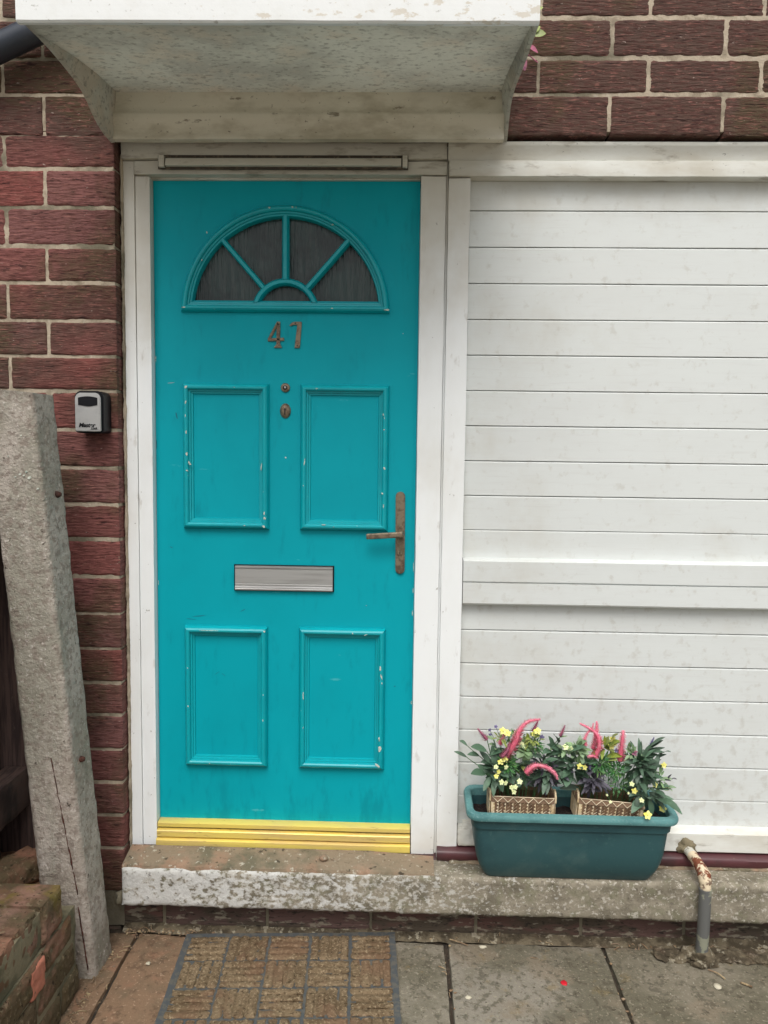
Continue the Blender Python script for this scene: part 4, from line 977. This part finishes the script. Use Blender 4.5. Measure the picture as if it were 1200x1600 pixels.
# ------------------------------------------------------------------ woven baskets
def basket(x0, x1, y0, y1, z0, z1, tilt, name, label):
    cx, cy = (x0+x1)/2, (y0+y1)/2
    bt = thing(name, (cx, cy, z0), label, 'basket', 'straw baskets in the trough planter')
    MT = T((cx, cy, z0)) @ Matrix.Rotation(R(tilt), 4, 'Y') @ T((-cx, -cy, -z0))
    H = z1-z0; e = .006
    b = NB(); t = NB()
    wl = .0025
    lv = [rr(x0+e, x1-e, y0+e, y1-e, .012, z0), rr(x0+e*.3, x1-e*.3, y0+e*.3, y1-e*.3, .012, z0+H*.5), rr(x0, x1, y0, y1, .012, z1-.016),
          rr(x0+wl, x1-wl, y0+wl, y1-wl, .010, z1-.016), rr(x0+e+wl, x1-e-wl, y0+e+wl, y1-e-wl, .010, z0+.004)]
    shell(t, lv, True, True)
    for f in t.faces:
        cc = f.calc_center_median(); f.material_index = int(f.calc_area() < .0015 and max(abs(cc.x-cx)/(x1-x0), abs(cc.y-cy)/(y1-y0)) > .455)
    merge(b, t, 0, MT); obj('basket_wall', b, [M_wicker_in, M_wicker_out], bt, smooth=40)
    # herringbone weave strands on front, back and sides
    b = NB(); t = NB(); cell = .0105; nx = int((x1-x0-.006)/cell); nzr = 5
    for face_y, s in ((y0-.0006, -1), (y1+.0006, 1)):
        for i in range(nx):
            for j in range(nzr):
                xa = x0+.003+i*(x1-x0-.006)/nx; za = z0+.004+j*(H-.022)/nzr; hh = (H-.022)/nzr; ww = (x1-x0-.006)/nx
                up_ = (i % 2 == 0)
                q = [(xa, za+(.0 if up_ else hh*.8)), (xa+ww*.96, za+(hh*.8 if up_ else 0)), (xa+ww*.96, za+(hh*1.7 if up_ else hh*.9)), (xa, za+(hh*.9 if up_ else hh*1.7))]
                ee = e*(1-(za-z0)/H)
                vs_ = [t.verts.new((x, face_y-s*ee+s*(.0014 if k in (1, 2) else .0006), z)) for k, (x, z) in enumerate(q)]
                t.faces.new(vs_)
                vb = [t.verts.new((x, face_y-s*ee-s*.0012, z)) for (x, z) in q]
                for k in range(4): t.faces.new((vs_[k], vs_[(k+1) % 4], vb[(k+1) % 4], vb[k]))
    for face_x, s in ((x0-.0004, -1), (x1+.0004, 1)):
        for i in range(7):
            for j in range(nzr):
                ya = y0+.008+i*(y1-y0-.016)/7; za = z0+.004+j*(H-.022)/nzr; hh = (H-.022)/nzr; ww = (y1-y0-.016)/7
                box(t, face_x-.001, face_x+.001, ya+.0004, ya+ww-.0004, za+.0004, za+hh-.0004)
    merge(b, t, 0, MT); obj('weave', b, M_wicker, bt)
    b = NB(); t = NB()
    shell(t, [rr(x0-.0018, x1+.0018, y0-.0018, y1+.0018, .013, z1-.018), rr(x0-.002, x1+.002, y0-.002, y1+.002, .013, z1-.001), rr(x0, x1, y0, y1, .012, z1),
              rr(x0+.003, x1-.003, y0+.003, y1-.003, .010, z1-.001), rr(x0+.003, x1-.003, y0+.003, y1-.003, .010, z1-.018)], False)
    merge(b, t, 0, MT); obj('top_band', b, M_wicker_band, bt, smooth=40)
    b = NB(); t = NB(); n = 12
    for fy in (y0-.0035,):
        pts = [(x0+.006+(x1-x0-.012)*k/n, fy, z1-.0165 if k % 2 else z1-.002) for k in range(n+1)]
        for a, c in zip(pts, pts[1:]): tube(t, [a, c], .0011, 6)
        tube(t, [(x0+.004, fy+.0006, z1-.0005), (x1-.004, fy+.0006, z1-.0005)], .0010, 6)
    merge(b, t, 0, MT); obj('stitching', b, M_zig, bt)
    for sx in (x0, x1):
        b = NB(); t = NB(); ym = (y0+y1)/2 if False else y0+.02
        tube(t, spline([(sx, y0+.004, z1-.018), (sx, y0+.006, z1+.004), (sx, y0+.022, z1+.013), (sx, y0+.04, z1+.004), (sx, y0+.044, z1-.012)], 5), .0032, 8); merge(b, t, 0, MT)
        obj('basket_handle', b, M_wicker, bt, smooth=True)
    return bt
basket(.972, 1.160, -.145, -.055, .285, .3620, 1.0, 'straw_basket', 'level straw basket in the left half of the green planter')
basket(1.222, 1.412, -.142, -.052, .282, .3560, 4.0, 'straw_basket', 'tilted straw basket in the right half of the green planter')

# ------------------------------------------------------------------ flowers
RF = random.Random(21)
def spike(parent, pts, r, m):
    b = NB(); P_ = spline(pts, 9); n = len(P_)
    tube(b, P_, [r*(.55*(1-i/n)+.18) for i in range(n)], 8)
    q = 0
    L_ = sum((P_[i+1]-P_[i]).length for i in range(n-1)); step = .0026; acc = 0; k = 0
    for i in range(n-1):
        a, c = P_[i], P_[i+1]; d = (c-a); ln = d.length; d.normalize(); o1 = d.orthogonal().normalized(); o2 = d.cross(o1)
        while acc < ln:
            t_ = (i+acc/ln)/n; rr_ = r*(1-.72*t_**1.5)
            for s in range(6):
                an = 2*math.pi*s/6+k*.5; dr_ = o1*math.cos(an)+o2*math.sin(an)
                c0 = a+d*acc+dr_*rr_*.8
                e1 = (dr_*1.2+d*.6).normalized()*rr_*(.55+.5*((k+s) % 3)/2); e2 = d.cross(dr_)*rr_*.32
                v = [b.verts.new(c0-e2), b.verts.new(c0+e1*.5-e2*.7), b.verts.new(c0+e1), b.verts.new(c0+e1*.5+e2*.7), b.verts.new(c0+e2)]
                b.faces.new(v)
            acc += step; k += 1
        acc -= ln
    return obj('flower_spike', b, m, parent, smooth=True)
def bloom(parent, c, r, m, facing=(0, -1, .3)):
    b = NB(); f = Vector(facing).normalized(); o1 = f.orthogonal().normalized(); o2 = f.cross(o1); c = Vector(c)
    for k in range(5):
        a = 2*math.pi*k/5+RF.uniform(-.2, .2); d = o1*math.cos(a)+o2*math.sin(a)
        leaf_mesh(b, c+d*r*.1, d+f*.35, f, r*1.05, r*.95, bend=.3, nseg=4, fold=.1)
    blob(b, c+f*r*.12, (r*.22,)*3, 1, 0, 1, .1)
    return obj('flower', b, m, parent, smooth=True)
def arrangement(name, x0, x1, yb, zb, label, spikes, blooms, stems, seed, sprays):
    rf = random.Random(seed); cx = (x0+x1)/2
    a = thing(name, (cx, yb, zb), label, 'flowers', 'flower arrangements in the straw baskets')
    groups = {}; cur = [0]
    def add_leaf(kind, p, d, L_, w_, bend=.3):
        b = groups.setdefault((kind, cur[0]), NB()); leaf_mesh(b, p, d, (0, -.5, 1), L_, w_, bend)
    stb = NB()
    # leafy stems: list of (base, tip, kind, leaf length, leaf width, count)
    for (bx, tipx, tipy, tipz, kind, LL, LW, cnt) in stems:
        cur[0] += 1
        base = Vector((bx, yb+rf.uniform(-.02, .02), zb)); tip = Vector((tipx, tipy, tipz)); mid = (base+tip)/2+Vector(((base.x-tip.x)*.2, 0, .02))
        P_ = spline([base, mid, tip], 8); tube(stb, P_, .0012, 6)
        for i in range(cnt):
            t_ = .25+.75*(i+1)/cnt; q = P_[min(len(P_)-1, int(t_*(len(P_)-1)))]
            an = rf.uniform(0, 6.28); d = Vector((math.cos(an)*1.0, -abs(math.sin(an))*.8 if rf.random() < .75 else .5*math.sin(an), rf.uniform(-.3, .7)))
            d += (tip-mid).normalized()*(.5 if t_ < .9 else 1.2)
            add_leaf(kind, q, d, LL*rf.uniform(.8, 1.25), LW*rf.uniform(1.0, 1.5), rf.uniform(.1, .45))
    for (c, rad, kind, cnt, LL, LW) in sprays:      # dense tufts
        cur[0] += 1
        for i in range(int(cnt*1.7)):
            d = Vector((rf.gauss(0, 1), rf.gauss(0, .7)-.25, rf.gauss(0, 1)+.35)).normalized()
            p = Vector(c)+Vector((d.x*rad[0], d.y*rad[1], d.z*rad[2]))*rf.uniform(.1, .75)
            add_leaf(kind, p, d+Vector((0, -.2, rf.uniform(-.4, .3))), LL*rf.uniform(.6, 1.2), LW*rf.uniform(.7, 1.2), rf.uniform(0, .5))
    for pts in spikes:
        P0 = pts[0][0] if isinstance(pts[0][0], tuple) else pts[0]
    for pts, r, m in spikes:
        tube(stb, spline([(cx+(pts[0][0]-cx)*.5, yb, zb), ((cx+(pts[0][0]-cx)*.5+pts[0][0])/2, (yb+pts[0][1])/2, (zb+pts[0][2])/2), pts[0]], 6), .0013, 6)
        spike(a, pts, r*.95, m)
    for c, r, m in blooms:
        tube(stb, spline([(cx+(c[0]-cx)*.4, yb, zb+.01), (cx+(c[0]-cx)*.8, (yb+c[1])/2, zb+(c[2]-zb)*.75+.01), (c[0], c[1]+.002, c[2])], 6), .0008, 5)
        bloom(a, c, r*.82, m, (rf.uniform(-.5, .5), -1, rf.uniform(-.1, .8)))
    for kind, b in groups.items():
        obj('leafy_sprig', b, KM[kind[0]], a, smooth=True)
    obj('stems', stb, M_stem, a, smooth=True)
    return a
KM = {'dark': M_leaf_dark, 'purple': M_leaf_purple, 'mid': M_leaf_mid, 'lime': M_leaf_lime, 'fern': M_leaf_fern}
Yf = -.12
arrangement('flower_arrangement', .98, 1.15, -.10, .32, 'artificial flowers with tall curved pink spike and drooping arch, in the left basket',
  spikes=[([(1.008+.0, -.14, .470), (1.040, -.14, .520), (1.052, -.14, .555), (1.075, -.135, .580), (1.112, -.13, .587)], .0125, M_pink),
          ([(1.070, -.16, .440), (1.095, -.17, .466), (1.125, -.175, .464), (1.150, -.17, .445), (1.160, -.165, .425)], .0085, M_pink),
          ([(.962, -.12, .520), (.948, -.12, .535), (.934, -.12, .552)], .0075, M_mauve),
          ([(.998, -.13, .510), (1.006, -.13, .530), (1.013, -.13, .550)], .0085, M_pink),
          ([(1.094, -.12, .548), (1.103, -.12, .568), (1.108, -.12, .580)], .0065, M_mauve),
          ([(1.173, -.12, .535), (1.180, -.12, .552), (1.186, -.12, .568)], .0060, M_mauve),
          ([(1.002, -.16, .485), (1.016, -.16, .505), (1.024, -.155, .525)], .0075, M_mauve)],
  blooms=[((1.005, -.14, .553), .013, M_yellow), ((1.018, -.14, .548), .011, M_yellow), ((1.105, -.13, .552), .012, M_yellow), ((1.095, -.13, .545), .010, M_yellow),
          ((1.010, -.16, .478), .010, M_yellow), ((.998, -.16, .470), .010, M_yellow), ((.985, -.16, .455), .008, M_cream), ((.992, -.165, .443), .008, M_yellow),
          ((.986, -.165, .430), .008, M_yellow), ((1.000, -.17, .415), .009, M_cream), ((1.012, -.17, .413), .008, M_cream), ((1.052, -.17, .418), .009, M_cream),
          ((1.030, -.17, .400), .008, M_cream), ((1.040, -.17, .402), .008, M_cream), ((1.036, -.17, .388), .009, M_cream), ((1.012, -.17, .460), .008, M_cream),
          ((1.062, -.13, .510), .012, M_cream), ((.985, -.12, .495), .008, M_violet), ((1.12, -.12, .53), .009, M_violet), ((.97, -.11, .545), .006, M_violet), ((.972, -.11, .53), .006, M_violet),
          ((.988, -.11, .555), .006, M_violet)],
  stems=[(.99, .903, -.13, .470, 'dark', .038, .014, 1), (1.0, .905, -.12, .500, 'dark', .032, .016, 3), (1.01, .96, -.13, .49, 'dark', .045, .020, 7), (1.03, .955, -.15, .43, 'dark', .045, .020, 6),
         (1.02, .98, -.12, .52, 'mid', .022, .010, 9), (1.05, 1.04, -.12, .53, 'mid', .022, .009, 10), (1.07, 1.10, -.12, .53, 'mid', .022, .012, 10), (1.06, 1.08, -.12, .52, 'lime', .024, .010, 6),
         (1.10, 1.165, -.13, .52, 'dark', .045, .016, 8), (1.12, 1.19, -.13, .49, 'dark', .050, .020, 7), (1.10, 1.17, -.12, .53, 'mid', .020, .007, 9), (1.10, 1.20, -.14, .44, 'purple', .04, .012, 8),
         (1.08, 1.12, -.14, .46, 'dark', .04, .018, 7)],
  seed=3,
  sprays=[((1.02, -.14, .45), (.03, .02, .045), 'fern', 130, .016, .0035), ((.985, -.13, .43), (.035, .02, .05), 'dark', 26, .040, .018), ((1.075, -.13, .49), (.035, .02, .02), 'mid', 14, .026, .022),
          ((1.05, -.12, .42), (.05, .02, .04), 'dark', 26, .038, .014), ((1.13, -.12, .43), (.04, .02, .05), 'purple', 34, .035, .010), ((1.10, -.12, .50), (.03, .02, .03), 'fern', 50, .016, .004),
          ((1.14, -.13, .43), (.03, .02, .03), 'dark', 16, .04, .015), ((1.04, -.11, .52), (.05, .02, .025), 'fern', 60, .016, .004), ((1.09, -.13, .525), (.03, .02, .02), 'lime', 16, .018, .007), ((1.0, -.14, .53), (.02, .02, .02), 'lime', 14, .016, .006), ((1.185, -.13, .50), (.02, .02, .015), 'mid', 10, .022, .013)])
arrangement('flower_arrangement', 1.24, 1.40, -.10, .315, 'artificial flowers with upright and crossing pink spikes, in the right basket',
  spikes=[([(1.268, -.14, .484), (1.280, -.14, .510), (1.276, -.14, .545), (1.258, -.135, .562), (1.225, -.13, .578)], .0105, M_pink),
          ([(1.268, -.12, .500), (1.275, -.12, .535), (1.277, -.12, .568), (1.276, -.12, .582)], .0080, M_pink),
          ([(1.344, -.13, .470), (1.347, -.13, .510), (1.350, -.13, .548), (1.350, -.13, .560)], .0105, M_pink),
          ([(1.245, -.13, .512), (1.241, -.13, .530), (1.250, -.13, .552), (1.262, -.13, .566), (1.264, -.13, .580)], .0060, M_pink),
          ([(1.245, -.15, .488), (1.262, -.15, .490), (1.276, -.15, .484)], .0060, M_pink),
          ([(1.432, -.12, .510), (1.437, -.12, .525), (1.442, -.12, .538)], .0055, M_violet)],
  blooms=[((1.320, -.13, .535), .011, M_yellow), ((1.328, -.13, .522), .010, M_yellow), ((1.318, -.13, .512), .010, M_yellow), ((1.20, -.14, .505), .010, M_cream), ((1.185, -.14, .51), .010, M_cream),
          ((1.222, -.16, .463), .010, M_yellow), ((1.236, -.16, .460), .009, M_yellow), ((1.470, -.13, .460), .010, M_yellow), ((1.380, -.16, .395), .010, M_yellow), ((1.440, -.15, .410), .009, M_yellow),
          ((1.462, -.16, .345), .012, M_yellow), ((1.410, -.190, .339), .013, M_yellow), ((1.398, -.17, .372), .008, M_cream), ((1.372, -.16, .415), .008, M_cream), ((1.478, -.14, .395), .008, M_cream),
          ((1.365, -.13, .475), .011, M_violet), ((1.333, -.13, .50), .007, M_violet), ((1.385, -.13, .495), .010, M_mauve), ((1.25, -.14, .455), .012, M_violet), ((1.31, -.17, .365), .005, M_cream),
          ((1.30, -.17, .385), .004, M_cream), ((1.36, -.17, .392), .004, M_cream)],
  stems=[(1.25, 1.18, -.13, .49, 'dark', .045, .018, 7), (1.25, 1.175, -.13, .43, 'dark', .05, .024, 5), (1.25, 1.22, -.13, .51, 'mid', .03, .016, 8), (1.27, 1.24, -.14, .45, 'purple', .038, .014, 9),
         (1.30, 1.315, -.13, .53, 'lime', .034, .016, 8), (1.37, 1.43, -.13, .515, 'dark', .050, .013, 14), (1.38, 1.46, -.13, .49, 'dark', .050, .012, 8), (1.38, 1.43, -.15, .44, 'dark', .050, .018, 8),
         (1.39, 1.46, -.15, .37, 'dark', .055, .018, 6), (1.38, 1.49, -.14, .425, 'purple', .018, .005, 14), (1.38, 1.475, -.14, .40, 'mid', .026, .009, 8), (1.36, 1.37, -.12, .50, 'mid', .022, .010, 10)],
  seed=8,
  sprays=[((1.29, -.13, .455), (.04, .02, .035), 'fern', 150, .017, .003), ((1.335, -.13, .44), (.03, .02, .04), 'fern', 90, .015, .004), ((1.27, -.13, .41), (.03, .02, .04), 'purple', 30, .034, .011),
          ((1.40, -.13, .45), (.035, .02, .045), 'dark', 34, .045, .014), ((1.21, -.13, .45), (.035, .02, .04), 'dark', 16, .045, .018), ((1.345, -.12, .39), (.04, .02, .03), 'fern', 40, .014, .003),
          ((1.30, -.12, .50), (.04, .02, .02), 'lime', 18, .03, .012), ((1.42, -.14, .385), (.04, .02, .03), 'dark', 14, .045, .016), ((1.225, -.13, .50), (.03, .02, .02), 'mid', 14, .03, .016), ((1.38, -.13, .49), (.02, .02, .02), 'mid', 12, .018, .008), ((1.46, -.13, .42), (.025, .02, .03), 'mid', 12, .024, .008)])

# ------------------------------------------------------------------ door mat
dm = thing('doormat', (.40, -.32, -.12), 'worn brown coir doormat with parquet ribs and grey rubber edge, on the paving', 'doormat')
MM = T((.402, -.325, -.1185)) @ RZ(3.5)
MW, MD = .634, .485
b = NB(); t = NB()
def band(x0, x1, y0, y1, h): rough_box(t, x0, x1, y0, y1, 0, h, step=.012, amp=.0008, fr=20, bev=.002)
band(-MW/2, MW/2, -MD/2, MD/2, .0060)
for (x0, x1, y0, y1) in ((-MW/2, MW/2, MD/2-.017, MD/2), (-MW/2, MW/2, -MD/2, -MD/2+.017), (-MW/2, -MW/2+.017, -MD/2+.017, MD/2-.017), (MW/2-.017, MW/2, -MD/2+.017, MD/2-.017)): band(x0, x1, y0, y1, .0085)
merge(b, t, 0, MM); obj('rubber_base', b, M_rubber, dm, smooth=50)
b = NB(); t = NB(); cw = (MW-.034)/5; ch = (MD-.034)/4; rm = random.Random(4)
for i in range(5):
    for j in range(4):
        xa = -MW/2+.017+i*cw+.0015; ya = MD/2-.017-(j+1)*ch+.0015; w_, h_ = cw-.003, ch-.003
        rough_box(t, xa, xa+w_, ya, ya+h_, .003, .0064, step=.02, amp=.0008, fr=75, bev=.001)
        for k in range(4):
            if (i+j) % 2 == 0: q = (xa, xa+w_, ya+h_*k/4+.0013, ya+h_*(k+1)/4-.0013)
            else: q = (xa+w_*k/4+.0013, xa+w_*(k+1)/4-.0013, ya, ya+h_)
            rough_box(t, q[0], q[1], q[2], q[3], .003, .0115+rm.uniform(-.001, .001), step=.0058, amp=.0028, fr=75, bev=.003, seed=i*9+j*3+k)
merge(b, t, 0, MM); obj('coir_ribs', b, M_coir, dm, smooth=60)

# ------------------------------------------------------------------ small litter
rl = random.Random(9)
b = NB()
def twig(x, y, L_, a, z=-.116, r=.0012):
    p = [(x, y, z), (x+math.cos(a)*L_*.5+rl.uniform(-.004, .004), y+math.sin(a)*L_*.5, z+rl.uniform(0, .006)), (x+math.cos(a)*L_, y+math.sin(a)*L_, z+rl.uniform(0, .004))]
    tube(b, spline(p, 3), r, 5)
for i in range(300):
    u = rl.random()
    if u < .55: x = rl.choice([rl.uniform(-.12, .1), rl.uniform(.0, 1.9), rl.uniform(1.4, 1.9)]); y = -.082-abs(rl.gauss(0, .011))
    elif u < .85: y = rl.uniform(-.56, -.16); x = -.140+.02*rl.random()+.012*abs(rl.gauss(0, 1)); 
    else: x = rl.choice(SX[3:8])+rl.gauss(0, .006); y = rl.uniform(-.5, -.09)
    z = -.1175
    if rl.random() < .45: twig(x, y, rl.uniform(.006, .03), rl.uniform(0, 6.28), z, rl.uniform(.0006, .0014))
    else: blob(b, (x, y, z), (rl.uniform(.0015, .006), rl.uniform(.0015, .005), rl.uniform(.001, .004)), i, 0, 1, .4)
obj('litter', b, M_twig, kind='stuff', label='dead leaves, twigs and grit along the foot of the wall and in the paving joints', cat='debris', smooth=True)
b = NB(); rows = []
for i in range(161):
    x = -.13+i*2.3/160; e = .010+.008*nz(x*11, 0, 0)+.006*nz(x*40, 0, 0)+(.018 if x > 1.45 else 0)*(.6+nz(x*9, 1, 1))
    rows.append([b.verts.new(p) for p in ((x, -.055, -.110+.008*nz(x*30, 1, 0)+(.01 if x > 1.45 else 0)), (x, -.063, -.113+.006*nz(x*30, 1, 0)), (x, -.078-e*.3, -.1175), (x, -.082-e*.8, -.1235))])
for a, c in zip(rows, rows[1:]):
    for k in range(3): b.faces.new((a[k], a[k+1], c[k+1], c[k]))
obj('mortar_skirt', b, M_skirt, wall, smooth=60)
b = NB(); twig(.868, -.088, .06, -.5, -.114, .0018); twig(1.02, -.07, .03, 1.2, -.11, .0012); twig(1.60, -.19, .05, -.9, -.114, .002); twig(1.72, -.33, .06, -.15, -.114, .0022); twig(1.67, -.24, .03, -.7, -.114, .003); twig(1.1, -.16, .02, -.3, -.114, .001)
obj('twigs', b, M_twig, kind='stuff', label='loose dry twigs lying on the grey slabs', cat='twigs')
chips = [(.965, -.115, .012, .006, 'white rectangular stone chip on the paving below the left half of the planter'), (.905, -.330, .009, .006, 'small white chip on the slab right of the doormat, near the front edge'),
         (.0, -.235, .007, .006, 'white stone chip on the red slab left of the doormat'), (1.60, -.255, .010, .014, 'pale flake on the slab in front of the grey downpipe')]
for x, y, sx, sy, lab in chips:
    b = NB(); blob(b, (x, y, -.1165), (sx, sy, .003), int(x*50), 0, 2, .3); obj('stone_chip', b, M_stone, None, smooth=True, label=lab, cat='stone chip', group='pale chips scattered on the paving')
b = NB(); blob(b, (1.175, -.262, -.1160), (.0095, .0115, .0022), 2, 0, 2, .2); obj('red_petal', b, M_petal, None, smooth=True, label='tiny bright red petal on the grey paving slab', cat='petal')
b = NB(); blob(b, (-.130, -.1, -.005), (.012, .02, .02), 5, 0, 2, .5); blob(b, (-.138, -.09, -.028), (.008, .012, .012), 6, 0, 2, .5)
obj('broken_mortar', b, M_mortar, wall, smooth=True)
